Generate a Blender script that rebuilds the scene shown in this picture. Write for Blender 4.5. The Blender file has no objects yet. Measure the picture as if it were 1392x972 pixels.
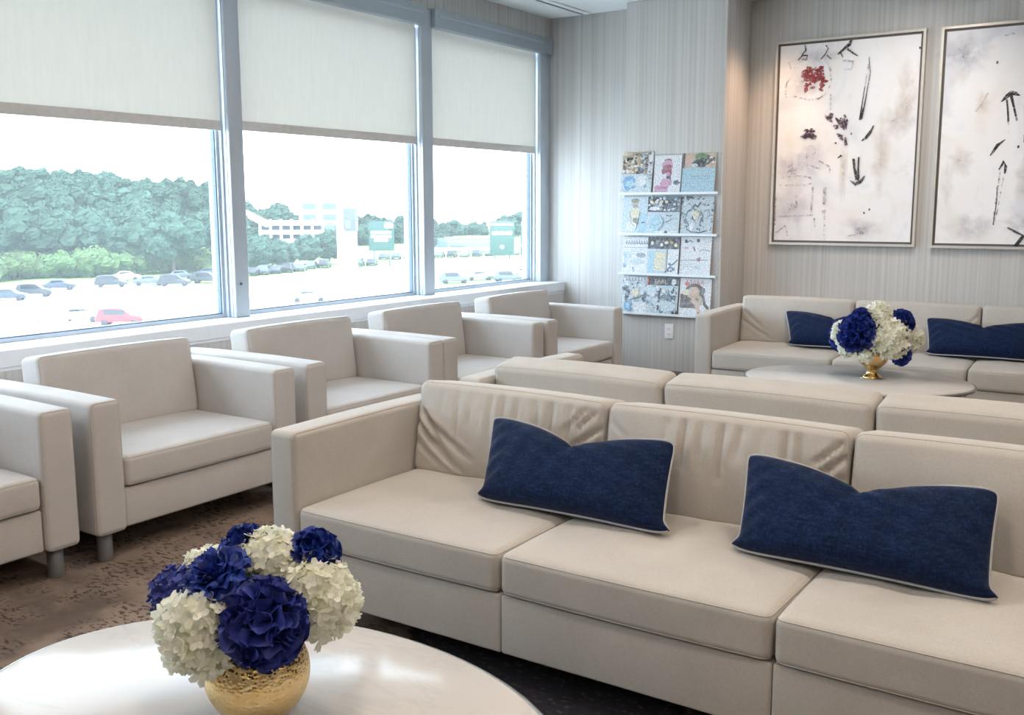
import bpy, bmesh, math, random
import numpy as np
from mathutils import Vector, Matrix
random.seed(7)
C = bpy.context.scene.collection
PI = math.pi

# ------------------------------------------------------------------ materials
def new_mat(name):
    m = bpy.data.materials.new(name); m.use_nodes = True
    nt = m.node_tree; nt.nodes.clear()
    out = nt.nodes.new('ShaderNodeOutputMaterial')
    return m, nt, out

class N:
    """small helper around a node tree"""
    def __init__(self, nt): self.nt = nt
    def add(self, t, **kw):
        n = self.nt.nodes.new(t)
        for k, v in kw.items(): setattr(n, k, v)
        return n
    def link(self, a, b): self.nt.links.new(a, b)
    def coord(self, kind='Object'):
        return self.add('ShaderNodeTexCoord').outputs[kind]
    def mapping(self, vec, scale=(1, 1, 1), loc=(0, 0, 0), rot=(0, 0, 0)):
        m = self.add('ShaderNodeMapping'); self.link(vec, m.inputs['Vector'])
        m.inputs['Scale'].default_value = scale; m.inputs['Location'].default_value = loc
        m.inputs['Rotation'].default_value = rot
        return m.outputs['Vector']
    def noise(self, vec, scale=5, detail=3, rough=.5, dist=0):
        n = self.add('ShaderNodeTexNoise'); self.link(vec, n.inputs['Vector'])
        n.inputs['Scale'].default_value = scale; n.inputs['Detail'].default_value = detail
        n.inputs['Roughness'].default_value = rough; n.inputs['Distortion'].default_value = dist
        return n.outputs['Fac']
    def voronoi(self, vec, scale=5, feature='F1', out='Distance', rnd=1.0):
        n = self.add('ShaderNodeTexVoronoi'); n.feature = feature
        self.link(vec, n.inputs['Vector']); n.inputs['Scale'].default_value = scale
        n.inputs['Randomness'].default_value = rnd
        return n.outputs[out]
    def ramp(self, fac, stops, interp='LINEAR'):
        r = self.add('ShaderNodeValToRGB'); r.color_ramp.interpolation = interp
        e = r.color_ramp.elements
        while len(e) > 1: e.remove(e[-1])
        e[0].position = stops[0][0]; e[0].color = col(stops[0][1])
        for p, c in stops[1:]:
            x = e.new(p); x.color = col(c)
        self.link(fac, r.inputs['Fac'])
        return r.outputs['Color']
    def math(self, op, a, b=None, clamp=False):
        m = self.add('ShaderNodeMath', operation=op); m.use_clamp = clamp
        for i, v in enumerate((a, b)):
            if v is None: continue
            if isinstance(v, (int, float)): m.inputs[i].default_value = v
            else: self.link(v, m.inputs[i])
        return m.outputs[0]
    def mix(self, fac, a, b, blend='MIX'):
        m = self.add('ShaderNodeMix', data_type='RGBA', blend_type=blend)
        for s, v in ((m.inputs[0], fac), (m.inputs[6], a), (m.inputs[7], b)):
            if isinstance(v, (int, float)): s.default_value = v
            elif isinstance(v, (tuple, list)): s.default_value = col(v)
            else: self.link(v, s)
        return m.outputs[2]
    def bump(self, h, strength=.3, dist=.01, prev=None):
        b = self.add('ShaderNodeBump'); b.inputs['Strength'].default_value = strength
        b.inputs['Distance'].default_value = dist; self.link(h, b.inputs['Height'])
        if prev is not None: self.link(prev, b.inputs['Normal'])
        return b.outputs['Normal']
    def sep(self, vec):
        s = self.add('ShaderNodeSeparateXYZ'); self.link(vec, s.inputs[0]); return s.outputs
    def comb(self, x, y, z):
        s = self.add('ShaderNodeCombineXYZ')
        for i, v in enumerate((x, y, z)):
            if isinstance(v, (int, float)): s.inputs[i].default_value = v
            else: self.link(v, s.inputs[i])
        return s.outputs[0]

def lin(c):
    c /= 255.0
    return c / 12.92 if c <= .04045 else ((c + .055) / 1.055) ** 2.4
def rgb(r, g, b): return (lin(r), lin(g), lin(b), 1)
def col(c):
    c = tuple(c); return c if len(c) == 4 else c + (1,)

def principled(n, color=None, rough=.6, metal=0, spec=.5, normal=None, sheen=0):
    p = n.add('ShaderNodeBsdfPrincipled')
    if color is not None:
        if isinstance(color, tuple): p.inputs['Base Color'].default_value = col(color)
        else: n.link(color, p.inputs['Base Color'])
    if isinstance(rough, (int, float)): p.inputs['Roughness'].default_value = rough
    else: n.link(rough, p.inputs['Roughness'])
    p.inputs['Metallic'].default_value = metal
    p.inputs['Specular IOR Level'].default_value = spec
    if sheen:
        p.inputs['Sheen Weight'].default_value = sheen
        p.inputs['Sheen Roughness'].default_value = .4
    if normal is not None: n.link(normal, p.inputs['Normal'])
    return p

def plain(name, color, rough=.6, metal=0, spec=.5, var=.06, scale=30, bump=0):
    m, nt, out = new_mat(name); n = N(nt)
    f = n.noise(n.coord(), scale, 3)
    a = tuple(v * (1 - var) for v in color[:3]); b = tuple(min(1, v * (1 + var)) for v in color[:3])
    c = n.ramp(f, [(.3, a), (.7, b)])
    nor = n.bump(f, bump, .002) if bump else None
    n.link(principled(n, c, rough, metal, spec, nor).outputs[0], out.inputs[0]); return m

def fabric(name, color, var=.07, weave=420, sheen=.15, bump=.25, mott=5):
    m, nt, out = new_mat(name); n = N(nt)
    co = n.coord()
    big = n.noise(co, mott, 4, .6)
    fine = n.noise(n.mapping(co, (1, 1, 1)), weave, 2, .6)
    mid = n.noise(co, 75, 4, .75)
    spk = n.noise(co, 210, 2, .7)
    a = tuple(v * (1 - var) for v in color[:3]); b = tuple(min(1, v * (1 + var)) for v in color[:3])
    c = n.ramp(big, [(.3, a), (.7, b)])
    c = n.mix(n.math('MULTIPLY', n.ramp(mid, [(.4, (0, 0, 0)), (.75, (1, 1, 1))]), .14), c, tuple(v * .72 for v in color[:3]))
    c = n.mix(n.math('MULTIPLY', fine, .16), c, tuple(v * .62 for v in color[:3]))
    c = n.mix(n.math('MULTIPLY', n.ramp(spk, [(.5, (0, 0, 0)), (.72, (1, 1, 1))]), .30), c, tuple(v * .62 for v in color[:3]))
    c = n.mix(n.math('MULTIPLY', n.ramp(spk, [(.25, (1, 1, 1)), (.42, (0, 0, 0))]), .25), c, tuple(min(1, v * 1.3) for v in color[:3]))
    nor = n.bump(fine, bump, .0012)
    nor = n.bump(big, .12, .01, nor)
    n.link(principled(n, c, .88, 0, .25, nor, sheen).outputs[0], out.inputs[0]); return m

M = {}
SOFA = (.535, .508, .472)
M['sofa'] = fabric('sofa_fabric', SOFA, .06)
M['chair'] = fabric('armchair_fabric', (.57, .54, .52), .05)
M['welt'] = fabric('sofa_seam', (.535, .508, .472), .04)
M['leg'] = plain('leg_grey_metal', rgb(128, 128, 132), .45, .3)
M['piping'] = fabric('pillow_piping', (.40, .40, .42), .04)
M['white_paint'] = plain('white_ceiling_paint', rgb(236, 240, 240), .8, 0, .3, .02)
M['alu'] = plain('window_aluminium', rgb(186, 195, 205), .38, .15, .5, .02)
M['alu_dark'] = plain('window_gasket', rgb(95, 112, 128), .5, 0, .5, .03)
M['rail'] = plain('blind_headrail', rgb(172, 182, 190), .4, .35, .5, .02)
M['sill'] = plain('sill_white', rgb(226, 229, 233), .35, 0, .5, .02)
M['slot'] = plain('slot_dark', rgb(70, 76, 82), .5)
M['base_dark'] = plain('baseboard_grey', rgb(122, 116, 112), .6)
M['outlet'] = plain('outlet_white', rgb(236, 236, 238), .35, 0, .5, .01)
M['outlet_slot'] = plain('outlet_slot', rgb(120, 118, 120), .5)

def pillow_mat():
    m, nt, out = new_mat('navy_velvet'); n = N(nt); co = n.coord()
    a = n.noise(n.mapping(co, (150, 150, 34)), 1, 3, .7)
    b = n.noise(n.mapping(co, (34, 34, 150)), 1, 3, .7)
    k = n.math('MULTIPLY', n.math('ADD', a, b), .5)
    big = n.noise(co, 9, 3)
    c = n.ramp(k, [(.38, (.0018, .007, .028)), (.52, (.0042, .016, .058)), (.66, (.015, .042, .12))])
    c = n.mix(n.math('MULTIPLY', big, .5), c, (.003, .008, .030), 'MIX')
    nor = n.bump(k, .5, .003)
    n.link(principled(n, c, .85, 0, .15, nor, .12).outputs[0], out.inputs[0]); return m
M['navy'] = pillow_mat()

def wallpaper():
    m, nt, out = new_mat('striped_wallpaper'); n = N(nt)
    g = n.add('ShaderNodeNewGeometry').outputs['Position']
    x, y, z = n.sep(g)
    s = n.math('ADD', x, y)
    v = n.comb(n.math('MULTIPLY', s, 44), n.math('MULTIPLY', z, .12), 0)
    v2 = n.comb(n.math('MULTIPLY', s, 120), n.math('MULTIPLY', z, 2.5), 3)
    a = n.noise(v, 1, 2, .5); b = n.noise(v2, 1, 3, .6)
    c = n.ramp(a, [(.32, rgb(190, 187, 184)), (.5, rgb(203, 201, 198)), (.66, rgb(210, 208, 206))])
    c = n.mix(n.math('MULTIPLY', b, .25), c, rgb(182, 180, 178))
    nor = n.bump(b, .2, .002)
    n.link(principled(n, c, .75, 0, .3, nor).outputs[0], out.inputs[0]); return m
M['wall'] = wallpaper()

def carpet():
    m, nt, out = new_mat('patterned_carpet_shaded'); n = N(nt)
    g = n.add('ShaderNodeNewGeometry').outputs['Position']
    big = n.noise(n.mapping(g, (1, 1, 1)), 2.3, 4, .6)
    base = n.ramp(big, [(.3, rgb(126, 111, 101)), (.5, rgb(154, 136, 122)), (.7, rgb(170, 151, 135))])
    d1 = n.noise(n.mapping(g, (30, 58, 1)), 1, 2, .6)
    gate = n.noise(n.mapping(g, (5, 5, 1)), 1, 2, .5)
    k = n.math('MULTIPLY', n.ramp(d1, [(.54, (0, 0, 0)), (.57, (1, 1, 1))]), n.ramp(gate, [(.42, (0, 0, 0)), (.55, (1, 1, 1))]))
    c = n.mix(n.math('MULTIPLY', k, .85), base, rgb(78, 62, 58))
    dn = n.noise(n.mapping(g, (1.6, 1.2, 1), (3.1, 4.4, 0)), 1, 5, .65)
    dk = n.ramp(dn, [(.50, (0, 0, 0)), (.58, (1, 1, 1))])
    c = n.mix(n.math('MULTIPLY', dk, .45), c, rgb(66, 62, 66))
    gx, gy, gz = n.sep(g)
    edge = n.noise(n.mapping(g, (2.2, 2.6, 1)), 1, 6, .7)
    band = n.math('ADD', n.math('COSINE', n.math('ADD', n.math('MULTIPLY', gx, 2.0), n.math('ADD', n.math('MULTIPLY', gy, .12), 2.75))), n.math('MULTIPLY', n.math('SUBTRACT', edge, .5), 3.0))  # dark bands paint in the shade beside the sofa and under the chairs
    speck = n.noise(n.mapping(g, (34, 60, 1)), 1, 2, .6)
    shade_char = n.ramp(speck, [(.40, rgb(54, 56, 66)), (.60, rgb(66, 66, 74)), (.66, rgb(104, 98, 98))])
    c = n.mix(n.ramp(n.math('MULTIPLY', n.math('ADD', band, 2.0), .25), [(.60, (0, 0, 0)), (.66, (1, 1, 1))]), c, shade_char)
    pile = n.noise(g, 380, 2, .6)
    c = n.mix(n.math('MULTIPLY', pile, .35), c, rgb(70, 60, 58))
    nor = n.bump(pile, .6, .004)
    n.link(principled(n, c, .95, 0, .1, nor).outputs[0], out.inputs[0]); return m
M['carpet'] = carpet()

def blind_mat():
    m, nt, out = new_mat('blind_cloth'); n = N(nt); co = n.coord()
    w = n.noise(n.mapping(co, (40, 40, 5)), 1, 3, .6)
    c = n.ramp(w, [(.2, rgb(232, 231, 228)), (.8, rgb(239, 238, 235))])
    d = n.add('ShaderNodeBsdfDiffuse'); t = n.add('ShaderNodeBsdfTranslucent')
    n.link(c, d.inputs[0]); n.link(n.mix(.6, c, rgb(240, 236, 226)), t.inputs[0])
    mx = n.add('ShaderNodeMixShader'); mx.inputs[0].default_value = .25
    n.link(d.outputs[0], mx.inputs[1]); n.link(t.outputs[0], mx.inputs[2]); n.link(mx.outputs[0], out.inputs[0])
    return m
M['blind'] = blind_mat()
M['hem'] = plain('blind_hem', rgb(214, 209, 205), .7)

def glass_mat():
    m, nt, out = new_mat('haze_veil_glass'); n = N(nt)
    tr = n.add('ShaderNodeBsdfTransparent'); tr.inputs[0].default_value = (.97, .985, .98, 1)
    tl = n.add('ShaderNodeBsdfTranslucent'); tl.inputs[0].default_value = (.85, .92, .95, 1)  # translucent share veils the view, standing in for outdoor haze
    gl = n.add('ShaderNodeBsdfGlossy'); gl.inputs['Roughness'].default_value = .02
    a = n.add('ShaderNodeMixShader'); a.inputs[0].default_value = .028
    n.link(tr.outputs[0], a.inputs[1]); n.link(tl.outputs[0], a.inputs[2])
    b = n.add('ShaderNodeMixShader'); b.inputs[0].default_value = .04
    n.link(a.outputs[0], b.inputs[1]); n.link(gl.outputs[0], b.inputs[2]); n.link(b.outputs[0], out.inputs[0])
    return m
M['glass'] = glass_mat()

def acrylic():
    m, nt, out = new_mat('clear_acrylic'); n = N(nt)
    tr = n.add('ShaderNodeBsdfTransparent'); tr.inputs[0].default_value = (.98, .985, .99, 1)
    p = principled(n, rgb(225, 228, 230), .12, 0, .5)
    a = n.add('ShaderNodeMixShader'); a.inputs[0].default_value = .12
    n.link(tr.outputs[0], a.inputs[1]); n.link(p.outputs[0], a.inputs[2]); n.link(a.outputs[0], out.inputs[0])
    return m
M['acrylic'] = acrylic()
M['acrylic_edge'] = plain('frosted_acrylic_edge', rgb(222, 228, 234), .3, 0, .5, .01)

def marble():
    m, nt, out = new_mat('white_stone_top'); n = N(nt); co = n.coord()
    v = n.noise(n.mapping(co, (1, 2.4, 1), rot=(0, 0, .5)), 2.2, 6, .6, 1.2)
    c = n.ramp(v, [(.0, rgb(202, 199, 196)), (.47, rgb(203, 200, 197)), (.5, rgb(196, 194, 192)), (.53, rgb(203, 200, 197)), (1, rgb(206, 203, 200))])
    n.link(principled(n, c, .13, 0, .05).outputs[0], out.inputs[0]); return m
M['marble'] = marble()
M['rim'] = plain('table_edge_metal', rgb(176, 180, 178), .22, .85)
M['chrome'] = plain('table_leg_metal', rgb(176, 170, 160), .25, .9)

def gold():
    m, nt, out = new_mat('hammered_gold'); n = N(nt); co = n.coord()
    x, y, z = n.sep(co)
    v = n.voronoi(n.mapping(co, (1, 1, 1.3)), 135)
    wob = n.noise(co, 22, 2)
    hz = n.math('ADD', n.math('MULTIPLY', z, 4.6), n.math('MULTIPLY', wob, .16))
    thr = n.math('SUBTRACT', hz, .44)
    pit = n.math('LESS_THAN', v, n.math('MULTIPLY', thr, 2.0))
    c = n.ramp(n.noise(co, 40, 2), [(.3, (.86, .62, .27)), (.7, (.97, .76, .42))])
    c = n.mix(n.math('MULTIPLY', pit, .9), c, (.07, .04, .015))
    nor = n.bump(v, .35, .004)
    p = principled(n, c, .30, .95, .5, nor)
    n.link(p.outputs[0], out.inputs[0]); return m
M['gold'] = gold()
M['gold_plain'] = plain('polished_gold', (.78, .52, .22), .2, .95, .5, .1, 60, .5)

def petal_mat(name, a, b, c2, trans=.25):
    m, nt, out = new_mat(name); n = N(nt); co = n.coord()
    f = n.noise(co, 38, 3)
    c = n.ramp(f, [(.3, a), (.52, b), (.72, c2)])
    p = principled(n, c, .5, 0, .45)
    t = n.add('ShaderNodeBsdfTranslucent'); n.link(c, t.inputs[0])
    mx = n.add('ShaderNodeMixShader'); mx.inputs[0].default_value = trans
    n.link(p.outputs[0], mx.inputs[1]); n.link(t.outputs[0], mx.inputs[2]); n.link(mx.outputs[0], out.inputs[0]); return m
M['petal_white'] = petal_mat('cream_petals', (.84, .86, .70), (.91, .92, .83), (.95, .95, .91), .35)
M['petal_blue'] = petal_mat('royal_blue_petals', (.005, .016, .14), (.010, .034, .26), (.03, .08, .42), .10)
M['petal_blue2'] = petal_mat('violet_blue_petals', (.010, .018, .15), (.022, .038, .26), (.06, .09, .42), .10)
M['stem'] = plain('flower_foam_green', (.05, .09, .03), .8)

# ------------------------------------------------------------------ object helpers
def tag(o, label=None, cat=None, group=None, kind=None):
    if label: o['label'] = label
    if cat: o['category'] = cat
    if group: o['group'] = group
    if kind: o['kind'] = kind
    return o
def thing(name, label, cat, loc=(0, 0, 0), rz=0, group=None):
    o = bpy.data.objects.new(name, None); C.objects.link(o)
    o.location = loc; o.rotation_euler = (0, 0, rz); o.empty_display_size = .05
    return tag(o, label, cat, group)
def children(o): return [c for c in bpy.data.objects if c.parent == o]
def copy_tree(o, parent=None):
    kids = children(o)
    c = o.copy(); C.objects.link(c)
    if parent is not None: c.parent = parent
    for k in kids: copy_tree(k, c)
    return c

class MB:
    def __init__(self): self.v = []; self.f = []; self.mi = []; self.m = 0; self.soft = {}; self.T = None; self.sm = []; self.smooth = True
    def add(self, vs, fs):
        o = len(self.v)
        if self.T is not None: vs = [tuple(self.T @ Vector(p)) for p in vs]
        self.v += [tuple(p) for p in vs]
        for f in fs:
            self.f.append(tuple(i + o for i in f)); self.mi.append(self.m); self.sm.append(self.smooth)
        return self
    def box(self, x0, x1, y0, y1, z0, z1):
        s = self.smooth; self.smooth = False
        vs = [(x, y, z) for z in (z0, z1) for y in (y0, y1) for x in (x0, x1)]
        self.add(vs, [(0, 2, 3, 1), (4, 5, 7, 6), (0, 1, 5, 4), (2, 6, 7, 3), (0, 4, 6, 2), (1, 3, 7, 5)])
        self.smooth = s; return self
    def rbox(self, x0, x1, y0, y1, z0, z1, r=.02, seg=3, cuts=1, deform=None):
        c = ((x0 + x1) / 2, (y0 + y1) / 2, (z0 + z1) / 2); h = ((x1 - x0) / 2, (y1 - y0) / 2, (z1 - z0) / 2)
        if isinstance(cuts, int): cuts = (cuts,) * 3
        r = min(r, min(h) * .999)
        L = []
        for i in range(3):
            inner = h[i] - r
            e = [r * math.tan(PI / 4 * k / seg) for k in range(1, seg + 1)]
            mid = [-inner + 2 * inner * k / cuts[i] for k in range(cuts[i] + 1)]
            L.append([-inner - a for a in reversed(e)] + mid + [inner + a for a in e])
        vs = []; idx = {}; fs = []
        def V(p):
            k = tuple(round(q, 6) for q in p)
            if k in idx: return idx[k]
            q = [max(-(h[i] - r), min(h[i] - r, p[i])) for i in range(3)]
            d = [p[i] - q[i] for i in range(3)]; n = math.sqrt(sum(a * a for a in d))
            w = [q[i] + d[i] / n * r for i in range(3)]
            if deform: w = deform(w, h)
            idx[k] = len(vs); vs.append(tuple(c[i] + w[i] for i in range(3))); return idx[k]
        for ax in range(3):
            a, b = (ax + 1) % 3, (ax + 2) % 3
            for s in (-1, 1):
                for i in range(len(L[a]) - 1):
                    for j in range(len(L[b]) - 1):
                        q = []
                        for (ii, jj) in ((i, j), (i + 1, j), (i + 1, j + 1), (i, j + 1)):
                            p = [0, 0, 0]; p[ax] = s * h[ax]; p[a] = L[a][ii]; p[b] = L[b][jj]; q.append(V(p))
                        fs.append(tuple(q) if s > 0 else tuple(reversed(q)))
        return self.add(vs, fs)
    def tube(self, pts, r, n=6, closed=False, cap=True):
        pts = [Vector(p) for p in pts]; m = len(pts); vs = []; fs = []
        up = Vector((0, 0, 1)); prev = None
        for i, p in enumerate(pts):
            a = pts[(i - 1) % m] if (closed or i > 0) else p
            b = pts[(i + 1) % m] if (closed or i < m - 1) else p
            t = (b - a); t = t.normalized() if t.length > 1e-9 else Vector((0, 0, 1))
            if prev is None:
                u = t.cross(up) if abs(t.z) < .95 else t.cross(Vector((1, 0, 0)))
            else: u = prev - t * prev.dot(t)
            u.normalize(); prev = u; w = t.cross(u)
            rr = r[i] if isinstance(r, (list, tuple)) else r
            for k in range(n):
                an = 2 * PI * k / n; vs.append(tuple(p + (u * math.cos(an) + w * math.sin(an)) * rr))
        for i in range(m if closed else m - 1):
            for k in range(n):
                a, b = i * n + k, i * n + (k + 1) % n; j = (i + 1) % m
                fs.append((a, b, j * n + (k + 1) % n, j * n + k))
        if cap and not closed:
            fs.append(tuple(reversed(range(n)))); fs.append(tuple((m - 1) * n + k for k in range(n)))
        return self.add(vs, fs)
    def lathe(self, prof, n=32, sx=1, sy=1, c=(0, 0)):
        vs = []; fs = []
        for (r, z) in prof:
            for k in range(n):
                a = 2 * PI * k / n; vs.append((c[0] + r * sx * math.cos(a), c[1] + r * sy * math.sin(a), z))
        m = len(prof)
        for i in range(m - 1):
            for k in range(n):
                a, b = i * n + k, i * n + (k + 1) % n
                fs.append((a, b, b + n, a + n))
        fs.append(tuple(reversed(range(n)))); fs.append(tuple((m - 1) * n + k for k in range(n)))
        return self.add(vs, fs)
    def build(self, name, mats, parent=None, label=None, loc=None):
        me = bpy.data.meshes.new(name); me.from_pydata(self.v, [], self.f)
        if not isinstance(mats, (list, tuple)): mats = [mats]
        for m in mats: me.materials.append(M[m] if isinstance(m, str) else m)
        if self.soft:
            at_ = me.attributes.new('soft', 'FLOAT', 'POINT'); at_.data.foreach_set('value', [self.soft.get(i, 1.0) for i in range(len(self.v))])
        me.polygons.foreach_set('material_index', self.mi)
        me.polygons.foreach_set('use_smooth', self.sm); me.update()
        o = bpy.data.objects.new(name, me); C.objects.link(o)
        if parent is not None: o.parent = parent
        if label: o['label'] = label
        if loc: o.location = loc
        return o
def struct(mb, name, mats, parent=None):
    o = mb.build(name, mats, parent)
    if parent is None: o['kind'] = 'structure'
    return o
def text_mesh(s, size, depth=.0):
    cu = bpy.data.curves.new('t', 'FONT'); cu.body = s; cu.size = size; cu.extrude = depth; cu.align_x = 'CENTER'
    o = bpy.data.objects.new('t', cu); C.objects.link(o)
    bpy.context.view_layer.update()
    dg = bpy.context.evaluated_depsgraph_get()
    me = o.evaluated_get(dg).to_mesh()
    vs = [tuple(v.co) for v in me.vertices]; fs = [tuple(p.vertices) for p in me.polygons]
    o.evaluated_get(dg).to_mesh_clear()
    bpy.data.objects.remove(o); bpy.data.curves.remove(cu)
    return vs, fs

# ------------------------------------------------------------------ room constants
CEIL = 2.97
XG, XM, XS = -4.73, -4.62, -4.455      # glass, mullion front, sill front
YB, YP, YA = 7.53, 7.28, 7.77          # back wall by the window, column face, picture wall
XP0, XP1 = -3.765, -2.93               # column
XR, YF = 4.2, -4.6

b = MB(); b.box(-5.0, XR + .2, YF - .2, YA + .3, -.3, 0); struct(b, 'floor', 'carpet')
b = MB(); b.box(-5.0, XR + .2, YF - .2, YA + .3, CEIL, CEIL + .2); struct(b, 'ceiling', 'white_paint')
b = MB(); b.box(-4.9, XS - .012, YF, YB, 0, .655)
b.box(-4.9, XM, YF, YB, 2.80, CEIL); b.box(-4.9, XM, YF, -.30, .655, 2.80); struct(b, 'wall_left', 'wall')  # stretch out of view made solid to cut daylight on the sofa fronts
b = MB(); b.box(-4.9, XP0 + .1, YB, YB + .4, 0, CEIL); b.box(XP1 - .1, XR, YA, YA + .3, 0, CEIL); struct(b, 'wall_back', 'wall')
b = MB(); b.rbox(XP0, XP1, YP, YA + .2, 0, CEIL, .006, 2); struct(b, 'wall_column', 'wall')
M['wall_grey'] = plain('grey_panel_wall', (.40, .41, .43), .6)
b = MB(); b.box(XR, XR + .2, YF, YA, 0, CEIL); struct(b, 'wall_right', 'wall_grey')
b = MB(); b.box(-5.0, XR + .2, YF - .2, YF, 0, CEIL); struct(b, 'wall_front', 'wall_grey')
b = MB(); b.box(XP0 - .004, XP1 + .012, YP - .012, YP, 0, .10); b.box(XP1, XP1 + .012, YP, YA, 0, .1)
b.box(XP1, XR, YA - .012, YA, 0, .10); b.box(XS, XP0, YB - .012, YB, 0, .1); struct(b, 'baseboard_back', 'base_dark')
# sill
b = MB(); b.rbox(-4.80, XS, YF, YB, .668, .752, .008, 2); b.box(-4.8, XS - .006, YF, YB, .655, .668)
struct(b, 'trim_1', 'sill')

# mullions (front face at XM) and bays
MUL = [(-4.55, -4.43), (-2.68, -2.57), (-.02 - .50, -.02 - .39), (1.75, 1.86), (4.00, 4.11), (5.78, 5.905), (7.375, 7.53)]
MUL = [(-.3, -.19), (1.9, 2.01), (4.005, 4.112), (5.785, 5.907), (7.385, 7.53)]
for i, (y0, y1) in enumerate(MUL):
    b = MB(); b.rbox(-4.80, XM, y0, y1, .752, 2.80, .006, 2)
    b.box(-4.652, -4.645, y0 - .003, y0, .752, 2.66)
    b.box(-4.80, XM - .055, y0 - .012, y0, .752, 2.66); b.box(-4.80, XM - .055, y1, y1 + .012, .752, 2.66) if y1 < 7.5 else None
    struct(b, 'trim_%d' % (i + 2), 'alu')
BAYS = [(MUL[i][1], MUL[i + 1][0]) for i in range(len(MUL) - 1)]
order = [5, 4, 3, 2, 1, 0]
WN = {1: 1, 2: 2, 3: 3, 0: 4}
BLAB = {1: ('white roller blind in the leftmost window, half lowered', 1.862), 2: ('cream roller blind in the middle window between the two posts', 1.872),
        3: ('cream roller blind in the narrow window beside the corner wall', 1.872), 0: ('roller blind in the window bay left of the picture', 1.862)}
for i, (y0, y1) in enumerate(BAYS):
    b = MB()
    fw = .03
    b.box(XG - .03, XG + .03, y0 + .012, y0 + fw, .752, 2.66); b.box(XG - .03, XG + .03, y1 - fw, y1 - .012, .752, 2.66)
    b.box(XG - .03, XG + .03, y0 + fw, y1 - fw, .752, .772); b.box(XG - .03, XG + .03, y0 + fw, y1 - fw, 2.63, 2.66)
    w = struct(b, 'window_%d' % WN[i], 'alu')
    g = MB(); t = .006
    for (a0, a1, c0, c1) in ((y0 + fw, y0 + fw + t, .772, 2.63), (y1 - fw - t, y1 - fw, .772, 2.63), (y0 + fw, y1 - fw, .772, .772 + t), (y0 + fw, y1 - fw, 2.618, 2.63)):
        g.box(XG - .012, XG + .02, a0, a1, c0, c1)
    g.build('gasket', 'alu_dark', w)
    g = MB(); g.box(XG - .004, XG + .004, y0 + fw, y1 - fw, .772, 2.63); g.build('glass_pane', 'glass', w)
    if i == 2:
        k = MB(); k.tube([(XM + .001, 4.045, .95), (XM + .008, 4.045, .95)], .008, 10); k.build('screw_cap', 'alu_dark', w)
    if i >= 0:
        lab, zb = BLAB[i]
        t = thing('roller_blind', lab, 'blind', (-4.665, (y0 + y1) / 2, zb), 0, 'roller blinds in the window bays')
        hw = (y1 - y0) / 2 - .022
        c = MB(); n = 24
        vs = []; fs = []
        for sx in (-.0012, .0012):
            for a in range(n + 1):
                for zz in range(2):
                    yy = -hw + 2 * hw * a / n; vs.append((sx + .003 * math.sin(a * .55), yy, .0 if zz == 0 else 2.70 - zb))
        for a in range(n):
            q = (2 * a, 2 * a + 1, 2 * a + 3, 2 * a + 2); fs.append(tuple(reversed(q))); o2 = 2 * (n + 1); fs.append(tuple(k + o2 for k in q))
        c.add(vs, fs); c.build('blind_cloth', 'blind', t)
        h = MB(); h.rbox(-.009, .009, -hw, hw, -.028, .028, .005, 2); h.build('hem_bar', 'hem', t)
        r = MB(); hy = (y1 - y0) / 2 + .008
        if i == 3: r.rbox(.02, .085, -hy + .0, hy + .125, 2.668 - zb, 2.80 - zb, .006, 2)
        else: r.rbox(.02, .085, -hy + .0, hy - .0, 2.668 - zb, 2.80 - zb, .006, 2)
        hr = r.build('headrail', 'rail', t)
        s = MB(); s.rbox(.083, .091, -hy + .04, hy - .02, 2.742 - zb, 2.757 - zb, .003, 2); s.build('rail_groove', 'alu', hr)

# ceiling slot diffuser
t = thing('slot_diffuser', 'long white slot air diffuser in the ceiling by the window wall', 'vent', (-4.30, 5.4, CEIL - .012))
b = MB(); b.box(-.16, .02, -4, 2.08, 0, .012); b.box(.05, .10, -4, 2.08, 0, .012); b.build('frame', 'white_paint', t)
b = MB(); b.box(.02, .05, -4, 2.08, .004, .012); b.build('slot', 'slot', t)

# ------------------------------------------------------------------ upholstery
def seat_deform(crown, fold=0, seed=0):
    rng = random.Random(seed); ph = [rng.uniform(0, 6.28) for _ in range(6)]
    def f(p, h):
        x, y, z = p; u, v = x / h[0], y / h[1]
        k = max(0, 1 - u * u) * max(0, 1 - v * v)
        if z > 0: z += crown * (k ** .6)
        if fold and z > 0:
            z += fold * (math.sin(x * 19 + y * 6 + ph[0]) * .5 + math.sin(x * 33 - y * 9 + ph[1] + math.sin(y * 8)) * .4) * k
            z += fold * .6 * math.sin(y * 24 + x * 5 + ph[2]) * k * (.5 + .5 * math.sin(x * 7 + ph[3]))
        if abs(z) < h[2] * .98:
            if abs(u) > .93: x += math.copysign(.005 * (1 - v * v), x)
            if v < -.9: y -= .006 * (1 - u * u)
        return (x, y, z)
    return f

def wrinkle_field(segs):
    A = [(np.array(a), np.array(b_), w, d) for a, b_, w, d in segs]
    def g(x, z):
        s = 0; p = np.array((x, z))
        for a, b_, w, d in A:
            ab = b_ - a; L2 = ab @ ab; t = max(0, min(1, (p - a) @ ab / L2)); q = a + ab * t
            dd = math.hypot(*(p - q))
            if dd < 3.2 * w:
                s += d * math.exp(-(dd / w) ** 2) * min(1, .25 + 3 * t * (1 - t) + .4 * (1 - t))
                dd2 = dd - 1.6 * w
                s -= .5 * d * math.exp(-(dd2 / w) ** 2) * min(1, 4 * t * (1 - t))
        return s
    return g

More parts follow.
